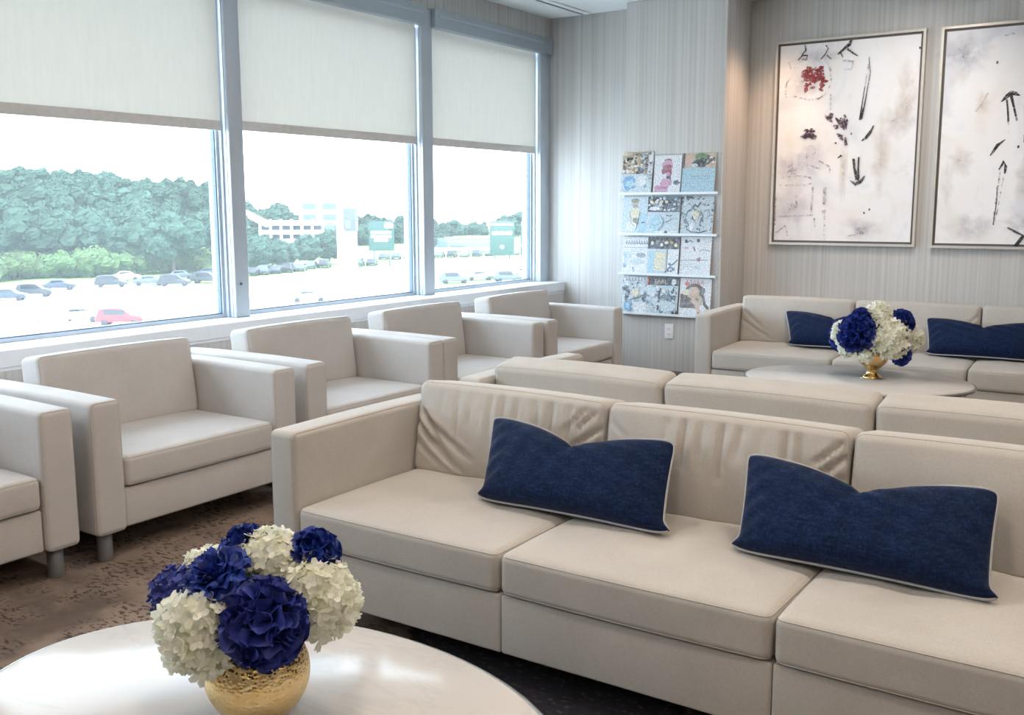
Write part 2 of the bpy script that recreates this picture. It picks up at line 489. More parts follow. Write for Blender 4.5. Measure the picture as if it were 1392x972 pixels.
def back_deform(bulge, segs=None):
    g = wrinkle_field(segs) if segs else None
    def f(p, h):
        x, y, z = p; u, v = x / h[0], z / h[2]
        k = max(0, 1 - u * u) * max(0, 1 - v * v)
        fr = max(0., min(1., -y / h[1]))
        y -= bulge * (k ** .6) * fr
        if y > 0: y += bulge * .4 * k ** .6
        if v > .8: z += .006 * max(0, 1 - u * u)
        if g and fr > 0: y += g(x, z) * fr
        return (x, y, z)
    return f

def loop_pts(h, r, axis, s, deform, k=.78, n=14, c=(0, 0, 0)):
    """rounded-rectangle seam loop just outside the rounded edge of a cushion"""
    a, b_ = [i for i in range(3) if i != axis]
    ia, ib = h[a] - r, h[b_] - r; rr = r * k
    off = s * (h[axis] - r + r * math.sqrt(max(0, 1 - k * k)))
    P = []
    def push(pa, pb):
        p = [0, 0, 0]; p[axis] = off; p[a] = pa; p[b_] = pb
        q = deform(p, h) if deform else p
        P.append(tuple(q[i] + c[i] for i in range(3)))
    for (sa, sb, a0) in ((1, 1, 0), (-1, 1, 90), (-1, -1, 180), (1, -1, 270)):
        for j in range(4):
            an = math.radians(a0 + 30 * j); push(sa * ia + rr * math.cos(an), sb * ib + rr * math.sin(an))
        e0 = P[-1]
        nx = {0: (-ia, ib + rr), 90: (-ia - rr, -ib), 180: (ia, -ib - rr), 270: (ia + rr, ib)}[a0]
        st = {0: (ia, ib + rr), 90: (-ia - rr, ib), 180: (-ia, -ib - rr), 270: (ia + rr, -ib)}[a0]
        for j in range(1, n):
            t = j / n; push(st[0] + (nx[0] - st[0]) * t, st[1] + (nx[1] - st[1]) * t)
    return P

def cushion(parent, name, mat, x0, x1, y0, y1, z0, z1, r, deform, axis, T=None, cuts=(14, 14, 2), seg=4, seam='seam', both=True, tr=.0022):
    b = MB(); b.T = T; b.rbox(x0, x1, y0, y1, z0, z1, r, seg, cuts, deform); o = b.build(name, mat, parent)
    h = ((x1 - x0) / 2, (y1 - y0) / 2, (z1 - z0) / 2); c = ((x0 + x1) / 2, (y0 + y1) / 2, (z0 + z1) / 2)
    w = MB(); w.T = T
    for s in ((1, -1) if both else (1,)) if axis == 2 else ((-1, 1) if both else (-1,)):
        w.tube(loop_pts(h, r, axis, s, deform, c=c), tr, 5, True)
    w.build(seam, 'welt', o)
    return o

def leg(parent, x, y, h=.12, r=.03):
    b = MB(); b.lathe([(r * .93, 0), (r, .004), (r, h + .01)], 20, c=(x, y)); b.build('leg', 'leg', parent)

# ---- armchair: local front is -Y, width along X, origin at floor centre of the front edge
def make_armchair(loc, label):
    t = thing('armchair', label, 'armchair', loc, PI / 2, 'club armchairs along the window')
    W = .5375; D = .985; aw = .135; AH = .655
    for s in (-1, 1):
        x0, x1 = (-W, -W + aw) if s < 0 else (W - aw, W)
        def ad(p, h):
            x, y, z = p
            if z > h[2] * .8: z += .006 * math.sin((y / h[1] * .5 + .5) * PI)
            return (x, y, z)
        o = MB(); o.rbox(x0, x1, 0, D, .12, AH, .022, 3, (2, 10, 6), ad); a = o.build('arm', 'chair', t)
        w = MB()
        h = ((x1 - x0) / 2, D / 2, (AH - .12) / 2)
        w.tube(loop_pts(h, .022, 1, -1, None, c=((x0 + x1) / 2, D / 2, (AH + .12) / 2)), .0025, 5, True); w.build('seam', 'welt', a)
    xi = W - aw - .003
    b = MB(); b.rbox(-xi, xi, .018, D - .1, .125, .287, .012, 2, (4, 2, 2)); b.build('base_rail', 'chair', t)
    b = MB(); b.rbox(-xi, xi, D - .15, D, .125, .60, .02, 3, (4, 2, 3)); b.build('back_frame', 'chair', t)
    cushion(t, 'seat_cushion', 'chair', -xi + .004, xi - .004, .004, .70, .29, .417, .026, seat_deform(.012, .0012, 3), 2)
    T = Matrix.Translation((0, .525, .405)) @ Matrix.Rotation(math.radians(-7), 4, 'X')
    seg = [((-.33, .10), (-.24, .02), .010, .005), ((.36, .10), (.27, .0), .010, .004), ((.37, .02), (.30, -.10), .010, .004)]
    cushion(t, 'back_cushion', 'chair', -xi + .002, xi - .002, 0, .145, 0, .372, .028, back_deform(.022, seg), 1, T, (20, 3, 16))
    for x in (-W + .07, W - .07):
        for y in (.07, D - .09): leg(t, x, y)
    return t

AX = -3.43
ch0 = make_armchair((AX, 2.236 + .5375, 0), 'x')
CH = [(1.628, 'beige armchair nearest the camera, cut off by the left edge of the picture'),
      (2.776, 'beige club armchair left of the sofa arm, seat fully in view, below the left window'),
      (3.925, 'beige armchair below the post between the left and middle windows'),
      (4.998, 'beige armchair below the middle window, third from the back corner wall... second from the magazines'),
      (6.115, 'beige armchair farthest back, in the corner beside the magazine rack')]
CH[3] = (4.998, 'beige armchair under the right half of the middle window, second from the corner')
for i, (y, lab) in enumerate(CH):
    o = ch0 if i == 0 else copy_tree(ch0)
    o.location = (AX + (.0 if i else 0), y, 0); o['label'] = lab

# ---- sofa: local front is -Y, origin at the floor, left-front corner of the left arm
CW = .80; AW = .118
def make_sofa(loc, rz, label, ncush=3, wr=None, back_z=.772, ct=.20):
    t = thing('sofa', label, 'sofa', loc, rz, 'three seat sofas')
    L = AW * 2 + CW * ncush; D = .90; AH = .672
    def ad(p, h):
        x, y, z = p
        if z > h[2] * .8: z += .005 * math.sin((y / h[1] * .5 + .5) * PI)
        return (x, y, z)
    for x0 in (0, L - AW):
        o = MB(); o.rbox(x0, x0 + AW, 0, D, .12, AH, .022, 4, (2, 10, 6), ad); a = o.build('arm', 'sofa', t)
        w = MB(); h = (AW / 2, D / 2, (AH - .12) / 2)
        for s in (1, -1):
            w.tube(loop_pts(h, .022, 0, s, ad, c=(x0 + AW / 2, D / 2, (AH + .12) / 2)), .0024, 5, True)
        w.build('seam', 'welt', a)
    b = MB()
    for k in range(ncush):
        b.rbox(AW + CW * k + .001, AW + CW * (k + 1) - .001, .012, D - .14, .12, .298, .008, 2, (4, 2, 2))
    b.build('base_rail', 'sofa', t)
    b = MB(); b.rbox(AW, L - AW, D - .14, D, .12, .62, .02, 3, (6, 2, 3)); b.build('back_frame', 'sofa', t)
    for k in range(ncush):
        x0, x1 = AW + CW * k + .004, AW + CW * (k + 1) - .004
        fwd = -.0
        cushion(t, 'seat_cushion', 'sofa', x0, x1, fwd, .74, .30, .425, .024, seat_deform(.014, .0062, k + 1), 2, cuts=(34, 30, 3))
    T0 = Matrix.Rotation(math.radians(-9), 4, 'X')
    for k in range(ncush):
        x0, x1 = AW + CW * k + .003, AW + CW * (k + 1) - .003
        T = Matrix.Translation((0, .592, .415)) @ T0
        segs = wr[k] if wr else None
        cushion(t, 'back_cushion', 'sofa', x0, x1, 0, ct, 0, back_z - .425, .03, back_deform(.028, segs), 1, T,
                (52, 4, 30) if wr else (20, 4, 12))
    for x in (.065, L - .065):
        for y in (.07, D - .09): leg(t, x, y, r=.026)
    return t
rng = random.Random(4)
def vertical_folds(n, x0, x1, top=.14, d=.013):
    out = []
    for i in range(n):
        x = x0 + (x1 - x0) * (i + .5) / n + rng.uniform(-.012, .012)
        l = rng.uniform(.08, .2)
        out.append(((x, top), (x + rng.uniform(-.012, .012), top - l), rng.uniform(.008, .012), d * rng.uniform(.5, 1.2)))
    return out
WR1 = vertical_folds(9, -.30, .30) + [((-.39, .10), (-.22, -.09), .011, .016), ((-.39, .02), (-.15, -.15), .012, .018), ((-.38, .06), (-.12, -.09), .011, .013), ((-.39, -.05), (-.2, -.16), .010, .008),
      ((.36, .13), (.30, .07), .008, .014), ((.385, .08), (.28, .0), .009, .016), ((.385, .03), (.27, -.06), .009, .016), ((.385, -.03), (.29, -.12), .009, .013), ((.33, .14), (.25, .05), .009, .011)]
WR2 = vertical_folds(8, -.2, .30) + [((.37, .13), (.30, .06), .008, .015), ((.385, .09), (.27, -.01), .009, .018), ((.385, .03), (.25, -.06), .009, .018), ((.385, -.02), (.27, -.1), .009, .015), ((.385, -.06), (.3, -.13), .008, .011),
      ((-.37, .11), (-.31, .06), .008, .005)]
WR3 = [((-.2, .05), (-.1, .02), .02, .002), ((.1, .1), (.2, .02), .02, .002)]
WRF = [[((-.39, .08), (-.2, -.08), .012, .008), ((-.39, .0), (-.15, -.14), .012, .009), ((.385, .05), (.3, -.05), .01, .006)],
       [((.385, .1), (.3, .02), .009, .009), ((.385, .05), (.28, -.04), .009, .009), ((.385, .0), (.3, -.08), .009, .007)], WR3]
make_sofa((-2.467, 2.25, 0), 0, 'large beige sofa in the foreground with two navy pillows', 3, [WR1, WR2, WR3])
make_sofa((-2.56 + AW * 2 + CW * 3, 3.42 + .90, 0), PI, 'beige sofa seen from behind, back to back with the foreground sofa', back_z=.762, ct=.17)
FS = (-2.735, 6.36, 0); FR = math.radians(3.2)
make_sofa(FS, FR, 'beige sofa against the picture wall behind the far white table', 3, WRF)

# ------------------------------------------------------------------ pillows
def make_pillow(label, bl, br, tl, w=.66, hgt=.315, T=.068, seed=1):
    """bl, br: bottom corner positions, tl: top-left corner; the pillow's plane is spanned by them"""
    bl, br, tl = Vector(bl), Vector(br), Vector(tl)
    t = thing('throw_pillow', label, 'pillow', (bl + br) / 2, 0, 'navy throw pillows')
    ex = (br - bl); w = ex.length / 2; ex.normalize()
    ey = tl - bl; shear = ey.dot(ex); ey -= ex * shear; hh = ey.length / 2; ey.normalize(); nz = ex.cross(ey)   # points to the viewer side (-Y)
    rg = random.Random(seed)
    nu, nv = 56, 30
    org = (bl + br) / 2
    def outline(u, v):
        x = w * u * (1 - .022 * (1 - v * v) + .027 * (v + 1))
        y = hh * v * (1 - .05 * (1 - u * u))
        chop = .062 * math.exp(-abs(u - .05) / .26) if v > 0 else 0
        chop += .02 * math.exp(-((u - .05) / .5) ** 2) if v > 0 else 0
        y -= chop * max(0, v) ** 2.2
        fl = max(0, (abs(u) - .82) / .18) * math.exp(-((v + .95) / .13) ** 2)      # lower corners flare outwards
        x += math.copysign(.026 * fl, u)
        cr = abs(u) ** 14 * abs(v) ** 10; x -= math.copysign(.010 * cr, u); y -= math.copysign(.012 * cr, v)
        x += shear * (v * .5)
        return x, y
    def P(u, v, s):
        x, y = outline(u, v)
        th = T * (max(0, 1 - abs(u) ** 4.0) ** .55) * (max(0, 1 - abs(v) ** 3.0) ** (.36 if v < 0 else .52))
        if s > 0:
            th *= 1 - .28 * v
            th -= .040 * math.exp(-((u - .05 + .12 * (1 - v)) / .038) ** 2) * max(0, v - .1) ** .8
            th -= .016 * math.exp(-((u - .05 - .16 * (1 - v)) / .04) ** 2) * max(0, v - .3) ** .8
            th += .010 * math.exp(-((u - .13 + .10 * (1 - v)) / .06) ** 2) * max(0, v - .1)
            th += .0035 * (math.sin(u * 17 + v * 5 + seed) * math.sin(v * 9 - u * 4)) * (1 - u ** 4) * (1 - v ** 4)
            c = max(0, abs(u) - .72) / .28
            th += .004 * math.sin((v * 14 + abs(u) * 20)) * c * (1 - c) * 4 * (1 - v * v)
        q = ex * x + ey * (y + hh) + nz * (th * s)
        return tuple(q)
    vs = []; fs = []; idx = {}
    for s in (1, -1):
        for i in range(nu + 1):
            for j in range(nv + 1):
                u, v = math.sin((i / nu * 2 - 1) * PI / 2 * .98) / math.sin(PI / 2 * .98), j / nv * 2 - 1
                edge = i in (0, nu) or j in (0, nv)
                k = (i, j, 0 if edge else s)
                if k not in idx: idx[k] = len(vs); vs.append(P(u, v, s))
        for i in range(nu):
            for j in range(nv):
                q = [idx[(a, c, 0 if (a in (0, nu) or c in (0, nv)) else s)] for a, c in ((i, j), (i + 1, j), (i + 1, j + 1), (i, j + 1))]
                fs.append(tuple(q) if s > 0 else tuple(reversed(q)))
    b = MB(); b.add(vs, fs); c = b.build('cover', 'navy', t)
    pts = []
    def bp(u, v): pts.append(tuple(Vector(P(u, v, 1)) ))
    n = 40
    for i in range(n): bp(-1 + 2 * i / n, -1)
    for i in range(16): bp(1, -1 + 2 * i / 16)
    for i in range(n): bp(1 - 2 * i / n, 1)
    for i in range(16): bp(-1, 1 - 2 * i / 16)
    p = MB(); p.tube(pts, .0046, 7, True); p.build('piping', 'piping', t, 'pale grey corded edge')
    return t
make_pillow('navy velvet pillow on the left of the foreground sofa, over its first two seats', (-1.888, 2.602, .446), (-1.238, 2.602, .446), (-1.955, 2.80, .684), seed=1)
make_pillow('navy velvet pillow on the right of the foreground sofa, nearest the camera', (-.990, 2.592, .446), (-.343, 2.572, .446), (-1.024, 2.795, .680), seed=2)
def fs(x, y, z):
    return (FS[0] + x * math.cos(FR) - y * math.sin(FR), FS[1] + x * math.sin(FR) + y * math.cos(FR), z)
make_pillow('navy pillow on the far sofa, left of and partly behind the far flowers', fs(.52, .36, .452), fs(1.17, .36, .452), fs(.43, .585, .668), seed=3)
make_pillow('navy pillow on the far sofa right of the far flowers, at the picture edge', fs(1.43, .36, .452), fs(2.09, .36, .452), fs(1.39, .585, .668), seed=4)

# ------------------------------------------------------------------ coffee tables
def make_table(loc, a, b_, rz, label, ztop=.45):
    t = thing('coffee_table', label, 'table', loc, rz, 'oval white coffee tables')
    top = MB(); top.lathe([(.97, ztop - .032), (.992, ztop - .026), (1, ztop - .012), (.997, ztop - .003), (.985, ztop)], 96, a, b_)
    top.build('table_top', 'marble', t)
    r = MB()
    pts = [((a + .003) * math.cos(2 * PI * k / 96), (b_ + .003) * math.sin(2 * PI * k / 96), ztop - .013) for k in range(96)]
    r.tube(pts, .0085, 8, True); r.build('edge_band', 'rim', t, 'thin metal edge band')
    r = MB(); pts = [(a * .8 * math.cos(2 * PI * k / 64), b_ * .8 * math.sin(2 * PI * k / 64), ztop - .045) for k in range(64)]
    r.tube(pts, .012, 8, True); r.build('apron_ring', 'chrome', t)
    for k in range(4):
        an = PI / 4 + k * PI / 2
        x, y = a * .8 * math.cos(an), b_ * .8 * math.sin(an)
        l = MB(); l.tube([(x, y, 0), (x, y, ztop - .03)], .014, 12); l.build('leg', 'chrome', t)
    return t
TB1 = (-1.372, 1.178, 0); TB2 = (-1.455, 5.63, 0)
make_table(TB1, .632, .452, 0, 'oval white coffee table with metal edge in the foreground')
make_table(TB2, .605, .46, math.radians(6), 'oval white coffee table in front of the far sofa')

# ------------------------------------------------------------------ vases and flowers
ZT = .45
vb = (-1.384, 1.212, ZT)
t = thing('bowl_vase', 'round hammered gold bowl vase on the foreground table', 'vase', vb)
prof = []
R_ = .098
for k in range(0, 25):
    th = -PI / 2 + .42 + (PI - .42 - .72) * k / 24
    prof.append((R_ * math.cos(th), R_ * math.sin(th)))
z0 = prof[0][1]; prof = [(r, z - z0) for r, z in prof]
top = prof[-1]
b = MB(); b.lathe([(prof[0][0] * .6, .0)] + prof, 64); b.build('bowl', 'gold', t)
b = MB(); b.tube([(top[0] * math.cos(2 * PI * k / 40), top[0] * math.sin(2 * PI * k / 40), top[1]) for k in range(40)], .004, 8, True); b.build('lip', 'gold_plain', t)
vtop1 = top[1]
vf = (-1.385, 5.70, ZT)
t = thing('footed_vase', 'small gold footed vase on the far white table', 'vase', vf)
b = MB(); b.lathe([(.052, 0), (.054, .006), (.05, .012), (.034, .022), (.03, .04), (.036, .055), (.06, .075), (.078, .1), (.086, .13), (.088, .15), (.084, .15), (.06, .14)], 40); b.build('bowl', 'gold_plain', t)
b = MB(); b.lathe([(.066, 0), (.068, .003), (.056, .006)], 40); b.build('foot_ring', 'chrome', t)

# camera basis (only for turning pixel measurements of the bouquet into metres around the vase)
yaw, pit = .58753, .14970
cy, sy, cp, sp = math.cos(yaw), math.sin(yaw), math.cos(pit), math.sin(pit)
FW = Vector((-sy * cp, cy * cp, -sp)); RT = Vector((cy, sy, 0)); UP = RT.cross(FW)

def floret_ball(b, c, R, axis, n, ps, rg, cover=-.45, flat=1.0):
    """hydrangea head: many four-petalled florets spread over a ball"""
    axis = Vector(axis).normalized()
    ga = PI * (3 - math.sqrt(5))
    u = axis.orthogonal().normalized(); w = axis.cross(u)
    for i in range(n):
        z = 1 - (1 - cover) * (i + .5) / n; r = math.sqrt(max(0, 1 - z * z)); a = ga * i + rg.uniform(-.2, .2)
        d = (axis * z + u * (r * math.cos(a)) + w * (r * math.sin(a))).normalized()
        rr = R * rg.uniform(.82, 1.08)
        p = Vector(c) + d * rr
        d2 = (d + Vector((rg.uniform(-.6, .6), rg.uniform(-.6, .6), rg.uniform(-.6, .6)))).normalized()
        e = d2.orthogonal().normalized(); f = d2.cross(e); th = rg.uniform(0, PI)
        e, f = e * math.cos(th) + f * math.sin(th), f * math.cos(th) - e * math.sin(th)
        s = ps * rg.uniform(.8, 1.15); cup = rg.uniform(.15, .7)
        for k in range(4):
            an = k * PI / 2; g = e * math.cos(an) + f * math.sin(an); h = f * math.cos(an) - e * math.sin(an)
            lift = cup * s
            vs = [p - d2 * (s * .15), p + g * (s * .5) + h * (s * .46) + d2 * (lift * .45), p + g * (s * .55) + d2 * (lift * .25), p + g * (s * .5) - h * (s * .46) + d2 * (lift * .45),
                  p + g * (s * 1.02) + h * (s * .26) + d2 * (lift * .9), p + g * (s * 1.06) + d2 * (lift * .75), p + g * (s * 1.02) - h * (s * .26) + d2 * (lift * .9)]
            b.add([tuple(q) for q in vs], [(0, 2, 1), (0, 3, 2), (1, 2, 5, 4), (2, 3, 6, 5)])
    # core so that the head is not see-through
    core(b, c, R * .86, rg)

def core(b, c, R, rg):
    vs = []; fs = []; n, m = 14, 9
    for j in range(m + 1):
        ph = -PI / 2 + PI * j / m
        for k in range(n):
            a = 2 * PI * k / n; q = R * rg.uniform(.94, 1.02)
            vs.append((c[0] + q * math.cos(ph) * math.cos(a), c[1] + q * math.cos(ph) * math.sin(a), c[2] + q * math.sin(ph)))
    for j in range(m):
        for k in range(n): fs.append((j * n + k, j * n + (k + 1) % n, (j + 1) * n + (k + 1) % n, (j + 1) * n + k))
    b.add(vs, fs)

def ruffle(b, c, R, axis, rg, layers=6, wav=.16, open_=1.0, cnt=None):
    """rose or carnation head: layered wavy petals round an axis"""
    axis = Vector(axis).normalized(); u = axis.orthogonal().normalized(); w = axis.cross(u); c = Vector(c)
    for L in range(layers):
        f = (L + 1) / layers
        n = cnt or (3 + L)
        tilt = .12 + 1.25 * open_ * f ** 1.15           # angle from axis
        size = R * (.55 + .5 * f)
        for k in range(n):
            a = 2 * PI * (k + .5 * (L % 2)) / n + rg.uniform(-.25, .25)
            d = u * math.cos(a) + w * math.sin(a); s = axis.cross(d)
            nu, nv = 8, 5; vs = []; fs = []
            width = (2 * PI * R * (.30 + .5 * f) / n) * .85
            ph = rg.uniform(0, 6.28)
            for j in range(nv + 1):
                t = j / nv
                for i in range(nu + 1):
                    q = i / nu * 2 - 1
                    tl = tilt * (.55 + .6 * t) + .25 * wav * rg.uniform(-1, 1)
                    rad = size * t
                    out = math.sin(tl) * rad + R * .10 * f; up_ = math.cos(tl) * rad - R * .12 * f
                    edge = math.sqrt(max(0, 1 - (q * .92) ** 4)) if t > .6 else 1
                    wv = wav * R * t * math.sin(q * 5.5 + ph + t) * (.4 + abs(q))
                    pp = c + d * (out - .18 * width * q * q + wv * .4) + s * (q * width * (.35 + .85 * t) * math.sqrt(max(.04, 1 - max(0, (t - .5) / .5) ** 2 * .8))) + axis * (up_ * (1 - .12 * (1 - edge)) + wv)
                    vs.append(tuple(pp))
            for j in range(nv):
                for i in range(nu):
                    o = j * (nu + 1) + i; fs.append((o, o + 1, o + nu + 2, o + nu + 1))
            b.add(vs, fs)
    core(b, c - axis * R * .12, R * .42, rg)

def carnation(b, c, R, axis, rg, n=95, cover=-.25):
    """big ruffled blue head: crinkled petal tips standing out of a ball"""
    axis = Vector(axis).normalized(); u = axis.orthogonal().normalized(); w = axis.cross(u); c = Vector(c); ga = PI * (3 - math.sqrt(5))
    for i in range(n):
        z = 1 - (1 - cover) * (i + .5) / n; r = math.sqrt(max(0, 1 - z * z)); a = ga * i
        d = (axis * z + u * (r * math.cos(a)) + w * (r * math.sin(a))).normalized()
        tn = d.orthogonal().normalized(); bn = d.cross(tn); th = rg.uniform(0, 2 * PI)
        s = tn * math.cos(th) + bn * math.sin(th); q2 = d.cross(s)
        W = R * rg.uniform(.34, .52); H = R * rg.uniform(.40, .56); ph = rg.uniform(0, 6.28)
        nu, nv = 8, 4; vs = []; fs = []
        for j in range(nv + 1):
            t = j / nv
            for k in range(nu + 1):
                q = k / nu * 2 - 1
                wv = R * .15 * t * math.sin(q * 4.2 + ph) + R * .20 * (t ** 2.5)
                tip = H * t * (1 - .30 * q * q) + R * .012 * math.sin(q * 9 + ph) * t
                vs.append(tuple(c + d * (R * .52 + tip) + s * (q * W * (.45 + .55 * t)) + q2 * (wv + .10 * R * q * q)))
        for j in range(nv):
            for k in range(nu):
                o = j * (nu + 1) + k; fs.append((o, o + 1, o + nu + 2, o + nu + 1))
        b.add(vs, fs)
    core(b, c, R * .66, rg)

def bouquet(label, base, center, blooms, seed, mass_r, zlow):
    t = thing('flower_bouquet', label, 'flowers', base)
    rg = random.Random(seed); base = Vector(base); cen = Vector(center)
    for kind, dx, dy, dz, R in blooms:
        p = cen + RT * dx + UP * dy - FW * dz; loc = p - base
        ax = (p - cen - Vector((0, 0, -.07)) ).normalized()
        ax = (ax + UP * .1 - FW * .12).normalized()
        b = MB()
        if kind == 'w':
            floret_ball(b, loc, R * .93, ax, int(190 * min(1.1, R / .06)), R * .185, rg); b.build('hydrangea_bloom', 'petal_white', t, 'cream white hydrangea head')
        elif kind == 'h':
            floret_ball(b, loc, R * .93, ax, 90, R * .20, rg); b.build('hydrangea_bloom', 'petal_blue2', t, 'blue hydrangea head')
        elif kind == 'r':
            ruffle(b, loc, R * 1.05, ax, rg, 7, .12, .92); b.build('rose_bloom', 'petal_blue', t, 'royal blue rose')
        elif kind == 'c':
            carnation(b, loc, R, ax, rg); b.build('carnation_bloom', 'petal_blue2' if dz > .06 else 'petal_blue', t, 'ruffled royal blue bloom')
    b = MB(); core(b, tuple(cen - base), mass_r, rg)
    b.tube([(0, 0, zlow), tuple(cen - base)], [.05, .05], 12); b.build('stems', 'stem', t)

K = 1 / 900.0
YK = .86
def px(dx, dy, dz, R): return (dx * K, -dy * K * YK, dz * (.85 if YK < 1 else 1), R * K * (1.1 if YK < 1 else 1))
B1 = Vector(vb); c1 = B1 + Vector((0, 0, vtop1 + .070)) + RT * .008
fg = [('w',) + px(-68, 42, .075, 72), ('w',) + px(15, -62, -.03, 54), ('w',) + px(98, 2, .015, 64), ('c',) + px(26, 27, .10, 66), ('r',) + px(-54, -52, .07, 47),
      ('h',) + px(-138, -6, -.01, 42), ('c',) + px(86, -72, -.04, 42), ('c',) + px(-32, -84, -.05, 38), ('w',) + px(-95, -45, -.05, 38),
      ('w',) + px(-40, -10, -.14, 60), ('c',) + px(50, -15, -.15, 55), ('w',) + px(115, 30, -.09, 44), ('h',) + px(-95, 30, -.10, 44)]
bouquet('blue and cream flower ball in the gold bowl vase, foreground', vb, c1, fg, 5, .060, vtop1 - .05)
K = 1 / 244.0; YK = 1.0
B2 = Vector(vf); c2 = B2 + Vector((0, 0, .235))
ff = [('w',) + px(11, 4, .075, 29), ('w',) + px(4, -24, .02, 21), ('w',) + px(-38, -4, -.01, 18), ('w',) + px(-36, 16, .0, 13), ('c',) + px(-27, -3, .06, 26), ('c',) + px(-20, -24, .03, 14),
      ('c',) + px(31, -18, .06, 17), ('w',) + px(44, 4, .02, 20), ('c',) + px(30, 26, .06, 14), ('w',) + px(-17, 27, .07, 10), ('r',) + px(6, -37, -.03, 10),
      ('w',) + px(10, -5, -.11, 30), ('c',) + px(-25, 0, -.1, 26), ('c',) + px(30, 5, -.1, 24)]
bouquet('blue and cream flower ball on the far table, in front of the far sofa', vf, c2, ff, 9, .12, .10)

# ------------------------------------------------------------------ flat marks helper (paint strokes, printed pictures): polygons on a sheet
def blob(cx, cz, rx, rz, rg, n=14, jag=.25):
    return [(cx + rx * math.cos(2 * PI * k / n) * (1 + rg.uniform(-jag, jag)), cz + rz * math.sin(2 * PI * k / n) * (1 + rg.uniform(-jag, jag))) for k in range(n)]
def stroke(pts, w):
    """brush stroke outline from a polyline, w = list of half widths"""
    L, R2 = [], []
    for i, (x, z) in enumerate(pts):
        a = pts[max(0, i - 1)]; c = pts[min(len(pts) - 1, i + 1)]
        dx, dz = c[0] - a[0], c[1] - a[1]; l = math.hypot(dx, dz) or 1
        ww = w[i] if isinstance(w, (list, tuple)) else w
        L.append((x - dz / l * ww, z + dx / l * ww)); R2.append((x + dz / l * ww, z - dx / l * ww))
    return L, R2
class Sheet(MB):
    """picture surface in the local XZ plane facing -Y"""
    def poly(self, pts, y, mi, soft=False):
        self.m = mi; n = len(pts); cx = sum(p[0] for p in pts) / n; cz = sum(p[1] for p in pts) / n
        self.smooth = False; o = len(self.v)
        self.add([(cx, y, cz)] + [(p[0], y, p[1]) for p in pts], [(0, k + 1, (k + 1) % n + 1) for k in range(n)])
        if soft:
            for k in range(n): self.soft[o + 1 + k] = 0.0
    def line(self, pts, w, y, mi):
        self.m = mi; L, R2 = stroke(pts, w); n = len(L); self.smooth = False
        self.add([(p[0], y, p[1]) for p in L] + [(p[0], y, p[1]) for p in R2], [(k, k + 1, n + k + 1, n + k) for k in range(n - 1)])
    def rect(self, x0, x1, z0, z1, y, mi):
        self.m = mi; self.smooth = False
        self.add([(x0, y, z0), (x1, y, z0), (x1, y, z1), (x0, y, z1)], [(0, 1, 2, 3)])

# ------------------------------------------------------------------ paintings
def canvas_mat(name, seed):
    m, nt, out = new_mat(name); n = N(nt); co = n.coord()
    a = n.noise(n.mapping(co, (2.1, 1, 1.5), (seed, 0, seed)), 1, 5, .6, .6)
    c = n.ramp(a, [(.36, rgb(228, 228, 234)), (.47, rgb(244, 242, 244)), (.56, rgb(244, 240, 240)), (.68, rgb(238, 232, 228)), (.78, rgb(230, 220, 212))])
    s = n.noise(n.mapping(co, (5, 1, 3.4), (seed * 2, 0, 0)), 1, 6, .7, 1.0)
    c = n.mix(n.math('MULTIPLY', n.ramp(s, [(.6, (0, 0, 0)), (.7, (1, 1, 1))]), .22), c, rgb(190, 188, 194))
    g = n.noise(n.mapping(co, (3, 1, 3), (0, 0, seed)), 1, 6, .6, .5)
    c = n.mix(n.math('MULTIPLY', n.ramp(g, [(.62, (0, 0, 0)), (.72, (1, 1, 1))]), .3), c, rgb(218, 202, 188))
    nor = n.bump(s, .15, .004)
    n.link(principled(n, c, .6, 0, .3, nor).outputs[0], out.inputs[0]); return m
def paint(name, c, alpha=1.0, scale=60, lo=.42, hi=.5, soft=False):
    """dry-brush paint: broken up by noise so that the canvas shows through"""
    m, nt, out = new_mat(name); n = N(nt); co = n.coord()
    f = n.noise(co, scale, 4, .7)
    k = n.math('MULTIPLY', n.ramp(f, [(lo, (0, 0, 0)), (hi, (1, 1, 1))]), alpha)
    if soft:
        a = n.add('ShaderNodeAttribute'); a.attribute_name = 'soft'; k = n.math('MULTIPLY', k, a.outputs['Fac'])
    tr = n.add('ShaderNodeBsdfTransparent'); p = principled(n, c, .6, 0, .3)
    mx = n.add('ShaderNodeMixShader'); n.link(k, mx.inputs[0]); n.link(tr.outputs[0], mx.inputs[1]); n.link(p.outputs[0], mx.inputs[2])
    n.link(mx.outputs[0], out.inputs[0]); return m
M['p_black'] = paint('black_brush_paint', rgb(56, 54, 58), .92, 70, .28, .5)
M['p_grey'] = paint('grey_wash_paint', rgb(140, 138, 148), .55, 34, .42, .6)
M['p_red'] = paint('crimson_paint', rgb(150, 62, 66), .9, 70, .40, .5)
M['p_plum'] = paint('plum_paint', rgb(84, 62, 78), .9, 60, .38, .5)
M['p_sand'] = paint('sand_wash_paint', rgb(212, 197, 184), .55, 9, .25, .70, True)
M['p_mauve'] = paint('grey_mauve_wash', rgb(184, 180, 192), .65, 9, .28, .68, True)
M['frame'] = plain('champagne_frame', rgb(206, 200, 192), .35, .2, .5, .03)
M['frame_dark'] = plain('frame_inner_lip', rgb(96, 90, 88), .5)
M['canvas1'] = canvas_mat('abstract_canvas_pale', 1.7)
M['canvas2'] = canvas_mat('abstract_canvas_pale_two', 5.2)
